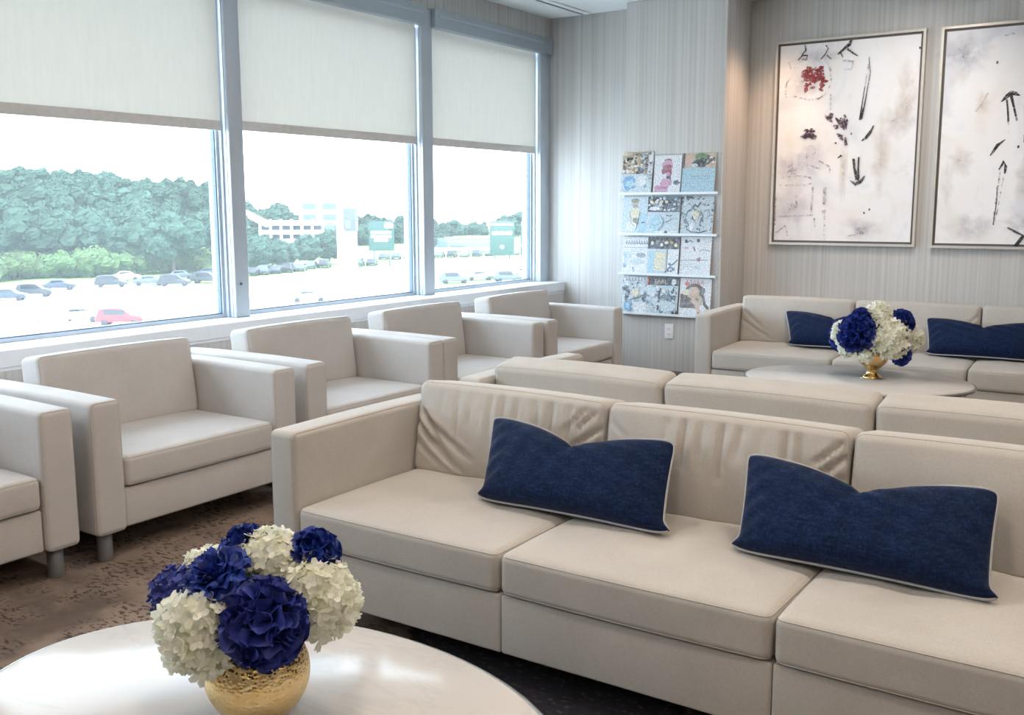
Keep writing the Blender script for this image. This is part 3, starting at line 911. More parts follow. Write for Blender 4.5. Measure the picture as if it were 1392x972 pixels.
def framed(loc, w, h, label):
    t = thing('framed_painting', label, 'painting', loc, 0, 'pair of framed abstract paintings')
    f = MB(); fw = .018; d = .05
    f.box(0, w, -d, 0, 0, fw); f.box(0, w, -d, 0, h - fw, h); f.box(0, fw, -d, 0, fw, h - fw); f.box(w - fw, w, -d, 0, fw, h - fw)
    f.build('frame', 'frame', t)
    f = MB(); g = .016; y0 = -.030
    f.box(fw, w - fw, y0, 0, fw, fw + g); f.box(fw, w - fw, y0, 0, h - fw - g, h - fw); f.box(fw, fw + g, y0, 0, fw + g, h - fw - g); f.box(w - fw - g, w - fw, y0, 0, fw + g, h - fw - g)
    f.build('shadow_gap', 'frame_dark', t)
    return t
CM = ['p_black', 'p_grey', 'p_red', 'p_plum', 'p_sand', 'p_mauve']
def finish_canvas(s, w, h, base, t):
    c = MB(); c.box(.034, w - .034, -.036, -.004, .034, h - .034)
    s2 = Sheet(); s2.v = c.v + [(p[0], p[1], p[2]) for p in s.v]; off = len(c.v)
    s2.f = c.f + [tuple(i + off for i in f) for f in s.f]; s2.mi = c.mi + [m + 1 for m in s.mi]; s2.sm = c.sm + s.sm
    s2.soft = {k_ + off: v_ for k_, v_ in s.soft.items()}
    s2.build('canvas', [base] + CM, t)
PW, PH = 1.085, 1.535
def cv(X, Y):            # measured position on the first picture (zoomed crop) -> canvas metres
    u = (X - 75) / 545.; v = (Y - 150) / 765.
    return (.02 + u * (PW - .04), PH - .02 - v * (PH - .04))
rg = random.Random(11)
t1 = framed((-2.712, YA, 1.100), PW, PH, 'framed pale abstract painting with a crimson flower mark, fully in view')
s = Sheet(); Y0 = -.0366
k = [0]
def yy(): k[0] += 1; return Y0 - .00012 * k[0]
for (X, Y, rx, rz) in ((150, 640, .16, .16), (150, 780, .17, .2), (230, 590, .14, .14), (420, 860, .18, .1), (220, 210, .2, .07), (180, 300, .14, .14)):
    x, z = cv(X, Y); s.poly(blob(x, z, rx, rz, rg, 22, .2), yy(), 5, True)
for (X, Y, rx, rz) in ((575, 370, .09, .26), (540, 460, .12, .14), (490, 600, .07, .30), (350, 640, .04, .26)):
    x, z = cv(X, Y); s.poly(blob(x, z, rx, rz, rg, 22, .25), yy(), 4, True)
def L1(pts, w, mi): s.line([cv(*p) for p in pts], w, yy(), mi)
for j in range(30):
    X, Y = rg.uniform(180, 262), rg.uniform(250, 330); x, z = cv(X, Y)
    s.poly(blob(x, z, rg.uniform(.014, .035), rg.uniform(.012, .026), rg, 9, .35), yy(), 2)
for j in range(14):
    a = rg.gauss(0, 1); X, Y = 208 + rg.gauss(0, 16), 497 + rg.gauss(0, 14); x, z = cv(X, Y)
    s.poly(blob(x, z, rg.uniform(.014, .034), rg.uniform(.010, .024), rg, 9, .4), yy(), 3)
for (p, q) in (((270, 430), (300, 455)), ((285, 420), (300, 440)), ((312, 440), (352, 490)), ((330, 440), (356, 485)), ((305, 470), (325, 480)), ((320, 500), (345, 525)), ((345, 430), (354, 480))):
    L1([p, ((p[0] + q[0]) / 2 + 3, (p[1] + q[1]) / 2), q], [.006, .018, .004], 3)
L1([(170, 195), (185, 180), (180, 160)], [.004, .006, .003], 0); L1([(155, 215), (172, 198), (192, 200), (188, 216), (170, 212)], [.004, .006, .006, .004, .003], 0)
L1([(245, 218), (262, 200), (272, 180), (262, 168)], .004, 0); L1([(268, 205), (285, 220)], .004, 0)
L1([(310, 205), (335, 185), (352, 172), (360, 155)], [.006, .010, .014, .006], 0); L1([(345, 188), (368, 205), (388, 218)], [.008, .006, .003], 0); L1([(318, 195), (330, 218)], .004, 0)
L1([(432, 218), (424, 280), (416, 350), (407, 440)], [.004, .007, .004, .008], 1); L1([(428, 225), (436, 280), (428, 340), (420, 400), (408, 450)], [.003, .003, .003, .005, .012], 0)
L1([(418, 330), (410, 400), (405, 452)], [.003, .004, .008], 0)
L1([(458, 475), (446, 500), (430, 520), (415, 530)], [.004, .011, .010, .003], 0)
L1([(388, 595), (394, 635), (404, 675)], [.009, .009, .008], 0); L1([(408, 590), (408, 635), (412, 672)], [.007, .006, .006], 0)
L1([(380, 678), (400, 690), (418, 682), (434, 660)], [.004, .012, .012, .004], 0); L1([(400, 640), (412, 685)], .006, 0)
L1([(327, 592), (342, 582)], [.003, .009], 0); L1([(352, 515), (358, 545)], [.008, .011], 3)
for X, Y in ((375, 502), (317, 535), (611, 207), (438, 800), (458, 787)):
    x, z = cv(X, Y); s.poly(blob(x, z, .007, .009, rg, 8, .2), yy(), 0)
for pts in ([(110, 345), (112, 300), (130, 275)], [(110, 352), (150, 352), (210, 368), (245, 365)], [(245, 365), (275, 345), (290, 310), (285, 260), (268, 230)], [(118, 220), (130, 245), (165, 240)],
            [(90, 665), (130, 660), (170, 655), (225, 665), (238, 682), (210, 692), (150, 692), (100, 690)], [(85, 730), (85, 850)], [(235, 700), (232, 810)], [(245, 820), (250, 855)], [(90, 815), (150, 812), (240, 808)],
            [(285, 700), (288, 905)], [(280, 700), (280, 800)], [(170, 730), (172, 780)], [(210, 545), (235, 545), (240, 570), (210, 580)], [(205, 570), (208, 630)], [(255, 600), (300, 625), (298, 650)], [(130, 640), (150, 632)],
            [(90, 880), (130, 850), (140, 890)], [(290, 350), (292, 410)], [(330, 230), (370, 235), (365, 265), (340, 262)], [(210, 615), (260, 630)], [(420, 860), (440, 880)], [(380, 890), (430, 875)]):
    L1(pts, .007, 1)
finish_canvas(s, PW, PH, 'canvas1', t1)
t2 = framed((-1.525, YA, 1.097), PW, PH, 'framed pale abstract painting with an upward arrow, cut off by the right edge')
s = Sheet(); k[0] = 0
def cv(X, Y):
    u = (X - 680) / 545.; v = (Y - 105) / 825.
    return (.02 + u * (PW - .04), PH - .02 - v * (PH - .04))
for (X, Y, rx, rz) in ((760, 600, .09, .12), (720, 690, .05, .16), (820, 390, .05, .09), (970, 420, .03, .2), (980, 680, .08, .2), (1100, 300, .1, .2)):
    x, z = cv(X, Y); s.poly(blob(x, z, rx, rz, rg, 22, .25), yy(), 4, True)
for (X, Y, rx, rz) in ((760, 200, .2, .15), (980, 850, .14, .1), (800, 860, .2, .1), (1050, 560, .12, .15)):
    x, z = cv(X, Y); s.poly(blob(x, z, rx, rz, rg, 22, .25), yy(), 5, True)
L1([(882, 388), (900, 368), (912, 356), (928, 360), (942, 368)], [.004, .014, .015, .013, .003], 0)
L1([(912, 360), (925, 410), (938, 460)], [.010, .007, .006], 0); L1([(900, 380), (906, 420), (910, 462)], [.006, .006, .006], 0); L1([(908, 455), (915, 505)], .005, 1)
L1([(904, 528), (880, 548), (868, 570), (858, 586)], [.003, .011, .009, .003], 0)
L1([(890, 640), (905, 610), (912, 630), (910, 655)], [.004, .012, .010, .005], 0); L1([(895, 640), (890, 720), (885, 790), (884, 850)], [.005, .005, .004, .005], 1); L1([(910, 650), (902, 720), (895, 790), (886, 850)], [.004, .004, .004, .004], 1)
L1([(888, 700), (890, 760), (884, 845)], .003, 0)
L1([(968, 512), (970, 540)], [.010, .012], 3); L1([(975, 570), (985, 610), (975, 628)], [.010, .018, .006], 3); L1([(990, 580), (1010, 630)], [.014, .008], 3)
for j in range(12):
    X, Y = 1060 + rg.gauss(0, 28), 560 + rg.gauss(0, 30); x, z = cv(X, Y); s.poly(blob(x, z, .025, .02, rg, 9, .4), yy(), 3)
for j in range(12):
    X, Y = 1120 + rg.gauss(0, 20), 720 + rg.gauss(0, 24); x, z = cv(X, Y); s.poly(blob(x, z, .03, .022, rg, 9, .4), yy(), 2)
for X, Y in ((948, 556), (862, 242)):
    x, z = cv(X, Y); s.poly(blob(x, z, .008, .010, rg, 8, .2), yy(), 0)
L1([(992, 470), (1012, 455)], [.006, .008], 0)
L1([(932, 858), (960, 875), (985, 888), (960, 930)], [.004, .008, .010, .012], 0); L1([(985, 850), (1005, 865)], .006, 0); L1([(985, 890), (965, 925)], .010, 0)
L1([(985, 540), (1010, 535), (1040, 560)], .004, 1); L1([(880, 145), (912, 140)], .005, 1); L1([(800, 420), (838, 352)], .005, 4)
finish_canvas(s, PW, PH, 'canvas2', t2)

# ------------------------------------------------------------------ magazine rack and magazines
ZR = [1.500, 1.183, .868, .553]         # ledges
RX0, RX1 = -3.775, -2.945
t = thing('magazine_rack', 'clear acrylic wall rack with four tiers of magazines on the column', 'rack', (0, YP, 0))
b = MB(); b.rbox(RX0 - .005, RX1, -.009, -.0015, .535, 1.80, .002, 2); b.build('back_panel', 'acrylic', t)
for z in ZR:
    b = MB(); b.box(RX0 - .005, RX1, -.058, -.009, z - .006, z); b.box(RX0 - .005, RX1, -.062, -.058, z - .012, z + .006); b.build('ledge', 'acrylic_edge', t)
def flat(name, c):
    m, nt, out = new_mat(name); n = N(nt); co = n.coord()
    a = n.noise(co, 95, 3, .7); b_ = n.noise(co, 28, 3, .6)
    c0 = tuple(.9 * v_ + .1 * g_ for v_, g_ in zip(c[:3], (.5, .55, .6)))
    k_ = n.ramp(a, [(.32, tuple(v_ * .42 for v_ in c0)), (.47, tuple(v_ * .78 for v_ in c0)), (.62, tuple(min(1, v_ * 1.0 + .04) for v_ in c0))])
    k_ = n.mix(n.math('MULTIPLY', n.ramp(b_, [(.42, (0, 0, 0)), (.62, (1, 1, 1))]), .30), k_, (.50, .56, .62))
    n.link(principled(n, k_, .4, 0, .4).outputs[0], out.inputs[0]); M[name] = m
flat('ink_white', rgb(238, 240, 244)); flat('ink_lightblue', rgb(176, 214, 232)); flat('ink_blue', rgb(118, 172, 214)); flat('ink_dark', rgb(58, 58, 64)); flat('ink_grey', rgb(150, 160, 172))
flat('ink_pink', rgb(214, 160, 190)); flat('ink_rose', rgb(160, 92, 112)); flat('ink_tan', rgb(206, 182, 150)); flat('ink_gold', rgb(196, 160, 92)); flat('ink_brown', rgb(104, 84, 76))
flat('ink_green', rgb(110, 142, 84)); flat('ink_orange', rgb(222, 110, 74)); flat('ink_skin', rgb(226, 190, 172)); flat('ink_pale', rgb(206, 222, 230)); flat('ink_cream', rgb(236, 226, 196)); flat('ink_slate', rgb(90, 108, 130)); flat('ink_olive', rgb(140, 136, 110))
M['paper'] = plain('magazine_paper', rgb(230, 230, 228), .6, 0, .3, .03)
INK = ['ink_white', 'ink_lightblue', 'ink_blue', 'ink_dark', 'ink_grey', 'ink_pink', 'ink_rose', 'ink_tan', 'ink_gold', 'ink_brown', 'ink_green', 'ink_orange', 'ink_skin', 'ink_pale', 'ink_cream', 'ink_slate', 'ink_olive']
I = {n[4:]: i for i, n in enumerate(INK)}
class Cover(Sheet):
    def __init__(self, w, h, seed): super().__init__(); self.w, self.h = w, h; self.k = 0; self.rg = random.Random(seed)
    def yy(self): self.k += 1; return -.00025 - .00006 * self.k
    def R(self, x0, x1, z0, z1, c): self.rect(x0 * self.w, x1 * self.w, z0 * self.h, z1 * self.h, self.yy(), I[c])
    def B(self, x, z, rx, rz, c, jag=.15, n=16): self.poly(blob(x * self.w, z * self.h, rx * self.w, rz * self.h, self.rg, n, jag), self.yy(), I[c])
    def S(self, pts, w, c): self.line([(p[0] * self.w, p[1] * self.h) for p in pts], w, self.yy(), I[c])
    def speck(self, n, x0, x1, z0, z1, cols, r=(.02, .06)):
        for _ in range(n):
            self.B(self.rg.uniform(x0, x1), self.rg.uniform(z0, z1), self.rg.uniform(*r), self.rg.uniform(*r) * .8, self.rg.choice(cols), .35, 8)
    def bars(self, x0, x1, z, n, c, h=.02):
        for j in range(n): self.R(x0, x0 + (x1 - x0) * self.rg.uniform(.6, 1), z - j * h * 2.1, z - j * h * 2.1 + h, c)
    def title(self, x0, x1, z, h, n, c):
        w = (x1 - x0) / n
        for j in range(n): self.S([(x0 + w * (j + .2), z), (x0 + w * (j + .5), z + h), (x0 + w * (j + .8), z)], .004, c)
    def text(self, sx, x, z, size, c):
        vs, fs = text_mesh(sx, size * self.h); y = self.yy(); self.m = I[c]; self.smooth = False
        self.add([(v[0] + x * self.w, y, v[1] + z * self.h) for v in vs], fs)
def magazine(x0, x1, row, h, label, draw, seed, bg='white', yo=0, lean=7, z0=0):
    w = x1 - x0
    t = thing('magazine', label, 'magazine', (x0, YP - .046 + yo, ZR[row] + .001 + z0), 0, 'magazines in the wall rack')
    t.rotation_euler = (math.radians(-lean), 0, 0)
    p = MB(); p.rbox(0, w, .0006, .0075, 0, h, .0012, 1); p.build('pages', 'paper', t)
    c = Cover(w, h, seed); c.R(0, 1, 0, 1, bg); draw(c); c.build('front_cover', INK, t)
def m11(c):
    c.R(0, .84, .47, 1, 'tan'); c.speck(90, .04, .8, .5, .97, ['gold', 'brown', 'cream', 'dark', 'tan', 'white'], (.03, .07)); c.speck(40, .55, .95, .5, .98, ['dark', 'grey', 'white'], (.02, .05))
    c.R(0, 1, 0, .46, 'pale'); c.B(.28, .24, .22, .17, 'blue', .3); c.B(.3, .22, .14, .1, 'lightblue', .4); c.B(.7, .3, .18, .12, 'white', .2); c.speck(8, .8, .98, .1, .45, ['grey', 'pale'], (.02, .05))
def m12(c):
    c.R(.0, 1, 0, 1, 'white'); c.B(.5, .86, .13, .05, 'brown'); c.B(.48, .72, .2, .14, 'pink'); c.B(.5, .68, .17, .07, 'rose'); c.B(.36, .58, .09, .09, 'rose'); c.B(.55, .55, .10, .16, 'rose', .2); c.B(.52, .48, .08, .08, 'pink')
    c.B(.56, .40, .09, .06, 'dark'); c.B(.62, .28, .06, .1, 'rose'); c.B(.45, .25, .2, .14, 'pink'); c.R(.06, .55, 0, .2, 'pink'); c.S([(.06, .12), (.55, .14)], .003, 'rose'); c.B(.86, .27, .1, .06, 'slate', .4); c.R(.58, .97, .02, .2, 'white')
def m13(c):
    c.R(0, 1, 0, 1, 'lightblue'); c.R(0, 1, .62, 1, 'tan'); c.B(.2, .82, .14, .16, 'skin', .2); c.B(.56, .9, .2, .1, 'green'); c.B(.58, .74, .26, .12, 'dark', .2); c.speck(14, .75, .98, .64, .98, ['white', 'brown', 'slate', 'skin'], (.03, .06)); c.R(0, .06, .62, 1, 'brown'); c.B(.36, .68, .1, .05, 'pale')
    c.R(.3, .9, .5, .52, 'pale'); c.R(.3, .85, .34, .42, 'grey'); c.R(.31, .84, .35, .41, 'lightblue')
def m21(c):
    c.R(0, 1, 0, 1, 'pale'); c.R(.66, 1, 0, .55, 'lightblue'); c.B(.48, .84, .14, .13, 'tan'); c.B(.46, .9, .16, .06, 'olive'); c.B(.5, .72, .1, .07, 'grey'); c.B(.48, .52, .2, .22, 'cream', .15); c.B(.56, .34, .14, .09, 'olive', .3); c.B(.36, .2, .2, .14, 'white'); c.S([(.68, .6), (.64, .36), (.56, .1)], .004, 'slate'); c.S([(.28, .6), (.36, .3), (.5, .18)], .003, 'grey'); c.R(.76, .9, .29, .32, 'slate')
def m22(c):
    c.R(0, 1, 0, 1, 'pale'); c.R(0, 1, .58, 1, 'slate'); c.R(0, .55, .6, .98, 'dark'); c.speck(60, .05, .98, .62, .97, ['white', 'pale', 'grey', 'slate', 'dark'], (.03, .06))
    for j in range(4): c.B(.12 + j * .15, .85, .055, .045, 'cream')
    c.B(.25, .67, .2, .05, 'white', .3); c.S([(.6, .62), (.5, .9)], .005, 'dark'); c.S([(.92, .65), (.9, .8)], .006, 'dark'); c.B(.3, .3, .22, .2, 'lightblue'); c.S([(.6, .5), (.72, .47), (.78, .5)], .004, 'dark'); c.S([(.6, .3), (.72, .36), (.76, .42)], .003, 'slate'); c.S([(.2, .2), (.5, .3), (.9, .42)], .002, 'grey'); c.R(.3, .95, .02, .08, 'white'); c.B(.62, .04, .05, .05, 'slate')
def m23(c):
    c.R(0, 1, 0, 1, 'pale'); c.speck(60, .02, .98, .05, .98, ['white', 'grey', 'slate', 'pale'], (.02, .05)); c.S([(.3, .2), (.15, .4), (.2, .6), (.36, .68), (.5, .62), (.55, .45), (.45, .35), (.35, .45), (.42, .55)], .005, 'slate')
    c.S([(.2, .14), (.35, .06), (.6, .04), (.85, .1)], .005, 'slate'); c.S([(.36, .7), (.42, .8), (.5, .72), (.6, .85)], .006, 'dark'); c.B(.48, .5, .1, .12, 'cream', .2); c.S([(.6, .62), (.7, .48), (.6, .3), (.66, .2)], .005, 'slate'); c.S([(.7, .6), (.85, .66), (.9, .5), (.76, .4)], .004, 'grey'); c.B(.36, .2, .08, .1, 'white'); c.speck(10, .02, .98, .93, .99, ['slate', 'dark'], (.02, .04)); c.speck(8, .0, .05, .1, .9, ['slate'], (.02, .03)); c.speck(8, .95, 1, .1, .9, ['slate'], (.02, .03))
def m31(c):
    c.R(0, 1, 0, 1, 'white'); c.title(.08, .94, .8, .1, 9, 'slate'); c.R(.02, .98, .7, .715, 'grey'); c.bars(.3, .95, .64, 3, 'pale', .03); c.B(.2, .5, .16, .1, 'pale'); c.B(.7, .5, .2, .06, 'grey', .3); c.B(.55, .32, .3, .08, 'pale'); c.S([(.42, .18), (.46, .04)], .005, 'blue'); c.B(.1, .2, .06, .06, 'blue'); c.R(.5, .98, .03, .18, 'white'); c.S([(.06, .6), (.14, .2)], .004, 'lightblue')
def m32(c):
    c.R(0, 1, 0, 1, 'pale'); c.R(0, 1, .68, 1, 'dark')
    for j in range(6): c.B(.14 + j * .15, .84 + .05 * math.sin(j * 2.2), .055, .05, ['cream', 'olive', 'white', 'cream', 'gold', 'cream'][j], .25)
    c.R(.66, 1, 0, .68, 'white'); c.R(.62, .66, .05, .7, 'olive'); c.R(.05, .6, .04, .62, 'lightblue'); c.R(.24, .58, .08, .6, 'cream'); c.S([(.6, .05), (.75, .2), (.98, .4)], .006, 'slate'); c.speck(12, .7, .98, .06, .36, ['dark', 'slate', 'blue'], (.02, .05))
def m33(c):
    c.R(0, 1, 0, 1, 'white'); c.B(.17, .88, .05, .05, 'dark', .3); c.S([(.2, .84), (.3, .9), (.4, .85)], .004, 'slate'); c.B(.56, .9, .06, .05, 'dark', .25); c.B(.2, .7, .08, .03, 'pink', .3); c.S([(.42, .74), (.48, .62)], .006, 'rose'); c.S([(.62, .63), (.75, .67), (.95, .64)], .004, 'grey')
    c.S([(.02, .38), (.5, .39), (.9, .4)], .003, 'grey'); c.B(.63, .42, .07, .05, 'rose', .4); c.bars(.1, .5, .26, 2, 'pale', .03); c.B(.6, .2, .12, .05, 'pale')
def m41(c):
    c.R(0, 1, 0, 1, 'pale'); c.speck(110, .02, .98, .25, .98, ['slate', 'white', 'pale', 'grey', 'dark', 'white', 'pale'], (.03, .07)); c.B(.26, .17, .16, .15, 'blue', .12); c.B(.24, .19, .09, .08, 'lightblue'); c.B(.72, .14, .3, .16, 'white', .15); c.B(.5, .55, .15, .13, 'cream', .2); c.S([(.3, .35), (.6, .4), (.8, .5)], .004, 'dark'); c.B(.84, .46, .06, .06, 'dark', .2)
    c.R(.04, .8, .84, .97, 'white'); c.title(.08, .78, .86, .09, 6, 'slate')
def m42(c):
    c.R(0, 1, 0, 1, 'pale'); c.R(0, 1, .78, 1, 'dark'); c.speck(90, .02, .98, .04, .76, ['slate', 'white', 'pale', 'grey', 'dark', 'white', 'lightblue'], (.03, .07)); c.text('EARL', .44, .82, .17, 'cream'); c.B(.86, .88, .09, .08, 'white', .3); c.S([(.45, .7), (.4, .5), (.42, .4)], .006, 'dark'); c.B(.7, .45, .12, .09, 'slate', .25); c.B(.7, .2, .26, .14, 'pale', .2); c.R(.0, .06, .8, .98, 'orange')
def m43(c):
    c.R(0, 1, 0, 1, 'white'); c.R(.04, .62, .2, .58, 'brown'); c.B(.48, .66, .34, .20, 'brown', .12); c.B(.44, .62, .22, .16, 'tan', .15); c.B(.44, .66, .14, .11, 'skin', .1); c.S([(.66, .78), (.76, .5), (.82, .32), (.95, .2)], .012, 'brown'); c.S([(.4, .45), (.56, .34), (.62, .16), (.66, .08)], .020, 'skin'); c.S([(.52, .56), (.66, .5), (.7, .3)], .014, 'tan'); c.B(.22, .62, .13, .08, 'cream', .2); c.B(.65, .06, .04, .05, 'rose')
    c.title(.16, .76, .86, .09, 5, 'orange'); c.B(.24, .84, .08, .05, 'orange', .3); c.R(.04, .58, .04, .18, 'white'); c.B(.9, .14, .08, .05, 'pale', .3)
magazine(-3.772, -3.505, 0, .322, 'magazine with a gold and brown collage over pale blue, top left', m11, 1)
magazine(-3.49, -3.262, 0, .29, 'magazine with a pink figure on white, top row middle', m12, 2)
magazine(-3.252, -2.985, 0, .302, 'light blue magazine with a green plant photo, top row right', m13, 3)
magazine(-3.762, -3.535, 1, .288, 'pale magazine with a standing blonde figure, second row left', m21, 4)
magazine(-3.538, -3.262, 1, .292, 'magazine with cream lettering on a dark band, second row middle', m22, 5, yo=-.010)
magazine(-3.254, -2.99, 1, .288, 'magazine with a blue grey swirl pattern, second row right', m23, 6)
magazine(-3.755, -3.52, 2, .288, 'white magazine with faint blue grey lettering, third row left', m31, 7)
magazine(-3.532, -3.262, 2, .290, 'magazine with a black header and dark post, third row middle', m32, 8, yo=-.010)
magazine(-3.254, -3.0, 2, .298, 'white magazine with small dark and rose marks, third row right', m33, 9)
magazine(-3.752, -3.52, 3, .290, 'busy blue grey magazine with a bright blue ball, bottom row left', m41, 10)
magazine(-3.532, -3.262, 3, .290, 'busy grey magazine with cream masthead letters, bottom row middle', m42, 11, yo=-.010)
magazine(-3.254, -2.992, 3, .290, 'magazine with an orange masthead and a dark-haired woman, bottom right', m43, 12)
# outlet
t = thing('wall_outlet', 'white electrical outlet below the magazine rack', 'outlet', (-3.345, YP, .415))
b = MB(); b.rbox(-.038, .038, -.007, 0, -.06, .06, .004, 2); b.build('plate', 'outlet', t)
for z in (-.022, .022):
    b = MB(); b.rbox(-.017, .017, -.0095, -.006, z - .014, z + .014, .002, 2); r = b.build('receptacle', 'outlet', t)
    b = MB(); b.box(-.008, -.005, -.0102, -.009, z - .005, z + .006); b.box(.005, .008, -.0102, -.009, z - .005, z + .006); b.box(-.002, .002, -.0102, -.009, z - .011, z - .007); b.build('slots', 'outlet_slot', r)

# ------------------------------------------------------------------ outside
ZG = -10.0
M['lot'] = plain('concrete_lot', rgb(222, 222, 220), .9, 0, .2, .05, .05)
M['grass'] = plain('verge_grass', (.16, .24, .08), .95, 0, .1, .2, .3)
M['line'] = plain('lot_curb', rgb(176, 176, 172), .9)
b = MB(); b.box(-420, -5.6, -150, 420, ZG - .5, ZG); struct(b, 'ground', 'lot')
def leaf_mat(name, a, b_, c2):
    m, nt, out = new_mat(name); n = N(nt); co = n.coord()
    f = n.noise(co, 2.2, 6, .8); g = n.add('ShaderNodeObjectInfo').outputs['Random']
    c = n.ramp(f, [(.3, a), (.5, b_), (.7, c2)])
    hsv = n.add('ShaderNodeHueSaturation'); n.link(c, hsv.inputs['Color']); n.link(n.math('ADD', n.math('MULTIPLY', g, .5), .75), hsv.inputs['Value'])
    n.link(n.math('ADD', n.math('MULTIPLY', g, .04), .48), hsv.inputs['Hue'])
    n.link(principled(n, hsv.outputs[0], .85, 0, .15).outputs[0], out.inputs[0]); return m
M['leaf'] = leaf_mat('tree_leaves', (.010, .026, .018), (.026, .056, .038), (.060, .105, .062))
M['leaf_bright'] = leaf_mat('bush_leaves', (.025, .05, .022), (.06, .10, .04), (.10, .145, .055))
M['bark'] = plain('bark', (.12, .09, .07), .9)
def crown_mesh(seed, H, Wd, n_clump, flat=1.0):
    rg = random.Random(seed); b = MB()
    for i in range(n_clump):
        while True:
            p = Vector((rg.uniform(-1, 1), rg.uniform(-1, 1), rg.uniform(-1, 1)))
            if .25 < p.length < 1: break
        c = (p.x * Wd * .42, p.y * Wd * .42, H * .60 + p.z * H * .33); R = rg.uniform(.09, .17) * Wd
        n, m = 9, 6; vs = []; fs = []
        for j in range(m + 1):
            ph = -PI / 2 + PI * j / m
            for k2 in range(n):
                a = 2 * PI * k2 / n + j * .3; q = R * rg.uniform(.7, 1.25)
                vs.append((c[0] + q * math.cos(ph) * math.cos(a), c[1] + q * math.cos(ph) * math.sin(a), c[2] + .8 * q * math.sin(ph)))
        for j in range(m):
            for k2 in range(n): fs.append((j * n + k2, j * n + (k2 + 1) % n, (j + 1) * n + (k2 + 1) % n, (j + 1) * n + k2))
        b.smooth = False; b.add(vs, fs)
        for _ in range(34):       # loose leaf sprays
            d = Vector((rg.gauss(0, 1), rg.gauss(0, 1), rg.gauss(0, 1))).normalized(); q = Vector(c) + d * R * rg.uniform(.95, 1.42)
            e = d.orthogonal().normalized() * R * .17; f = d.cross(e)
            b.add([tuple(q + e), tuple(q + f + d * R * .1), tuple(q - e), tuple(q - f - d * R * .1)], [(0, 1, 2, 3)])
    return b
TREE_KINDS = []
def tree_proto(kind, seed, H, Wd, n, mat, label, cat, group):
    t = thing(kind, label, cat, (0, 0, 0), 0, group)
    crown_mesh(seed, H, Wd, n).build('foliage', mat, t)
    if kind == 'tree':
        tr = MB(); tr.tube([(0, 0, -1), (.1, 0, H * .25), (0, .1, H * .6)], [.35, .28, .12], 8); tr.build('trunk', 'bark', t)
    return t
GRP = 'trees on the hillside beyond the car park'
LABT = 'leafy green tree in the woods beyond the car park'
protos = [tree_proto('tree', 20 + i, 11.5, 10.5, 75, 'leaf', LABT, 'tree', GRP) for i in range(3)]
bush = [tree_proto('bush', 40 + i, 4.6, 8.5, 60, 'leaf_bright', 'bright green bush along the near edge of the woods', 'bush', 'bushes along the car park edge') for i in range(2)]
used = set()
def place(pro, x, y, z, s, rz, label=None, group=None):
    if pro.name in used: o = copy_tree(pro)
    else: o = pro; used.add(pro.name)
    o.location = (x, y, z); o.scale = (s, s, s); o.rotation_euler = (0, 0, rz)
    if label: o['label'] = label
    if group: o['group'] = group
    return o
CAM = Vector((0, 0, 1.40)); FPX = 1363.0
def at(u, v, z):         # point of the plane z seen at picture position (u, v)
    d = FW + RT * ((u - 696) / FPX) - UP * ((v - 486) / FPX); k2 = (z - CAM.z) / d.z
    return CAM + d * k2
def at_depth(u, depth, z):
    d = FW + RT * ((u - 696) / FPX); h = Vector((d.x, d.y, 0)); k2 = depth / (d.dot(FW)); p = CAM + h * k2
    return Vector((p.x, p.y, z))
# terrain rising behind the lot
b = MB(); vs = []; fs2 = []
us = list(range(-120, 1000, 40)); ds = [150, 175, 200, 230, 260, 300, 350]
def hill_z(u, d):
    top = 3.0 if u < 300 else max(-4.0, 3.0 - (u - 300) * .04) if u < 480 else -4.0
    lim = 165 + max(0, min(1, (u - 100) / 260)) * 70
    k2 = max(0, min(1, (d - lim) / 110)); return ZG + .02 + k2 * k2 * (3 - 2 * k2) * (top + 7.5)
for u in us:
    for d in ds: p = at_depth(u, d, hill_z(u, d)); vs.append(tuple(p))
nd = len(ds)
for i in range(len(us) - 1):
    for j in range(nd - 1): fs2.append((i * nd + j, (i + 1) * nd + j, (i + 1) * nd + j + 1, i * nd + j + 1))
n0 = len(vs); vs += [(x, y, ZG - 1) for x, y, z in vs]
fs2 += [tuple(reversed([k2 + n0 for k2 in f])) for f in fs2]
b.add(vs, fs2); struct(b, 'ground_hill', 'grass')
rt = random.Random(3); nt_ = 0
for d, u0, u1, st in ((172, -60, 300, 62), (190, -30, 325, 56), (212, -60, 345, 50), (238, -36, 420, 46), (275, -60, 600, 36), (310, -44, 780, 34)):
    u = u0
    while u < u1:
        dd = d + rt.uniform(-8, 8); uu = u + rt.uniform(-8, 8)
        z = hill_z(uu, dd); p = at_depth(uu, dd, z - .3)
        sc = rt.uniform(.78, 1.1) * (1.0 if u < 330 else .62 if d < 300 else .68)
        place(protos[nt_ % 3], p.x, p.y, p.z - (3.2 if d >= 275 and u > 320 else 0), sc * (1.28 if d >= 275 and u > 320 else 1), rt.uniform(0, 6.28)); nt_ += 1
        u += st * (1 if u < 300 else .8)
for u in range(-50, 310, 46):
    d = 153 + (u + 50) * .085 + rt.uniform(-2, 3); p = at_depth(u, d, ZG)
    place(bush[(u // 46) % 2], p.x, p.y, ZG - .3, rt.uniform(.8, 1.15), rt.uniform(0, 6.28))
# trees in front of the car park building
for u, d, s, lab in ((352, 178, .62, 'round green tree left of the parking deck'), (388, 184, .55, 'smaller green tree beside the parking deck, behind the parked cars'), (424, 200, .6, 'green tree right of the parking deck, beside the white pylon'), (452, 203, .66, 'green tree directly left of the white pylon'), (368, 190, .6, 'green tree behind the round tree at the parking deck')):
    p = at_depth(u, d, ZG); place(protos[0], p.x, p.y, ZG - .8, s, u, lab, 'trees by the parking deck')

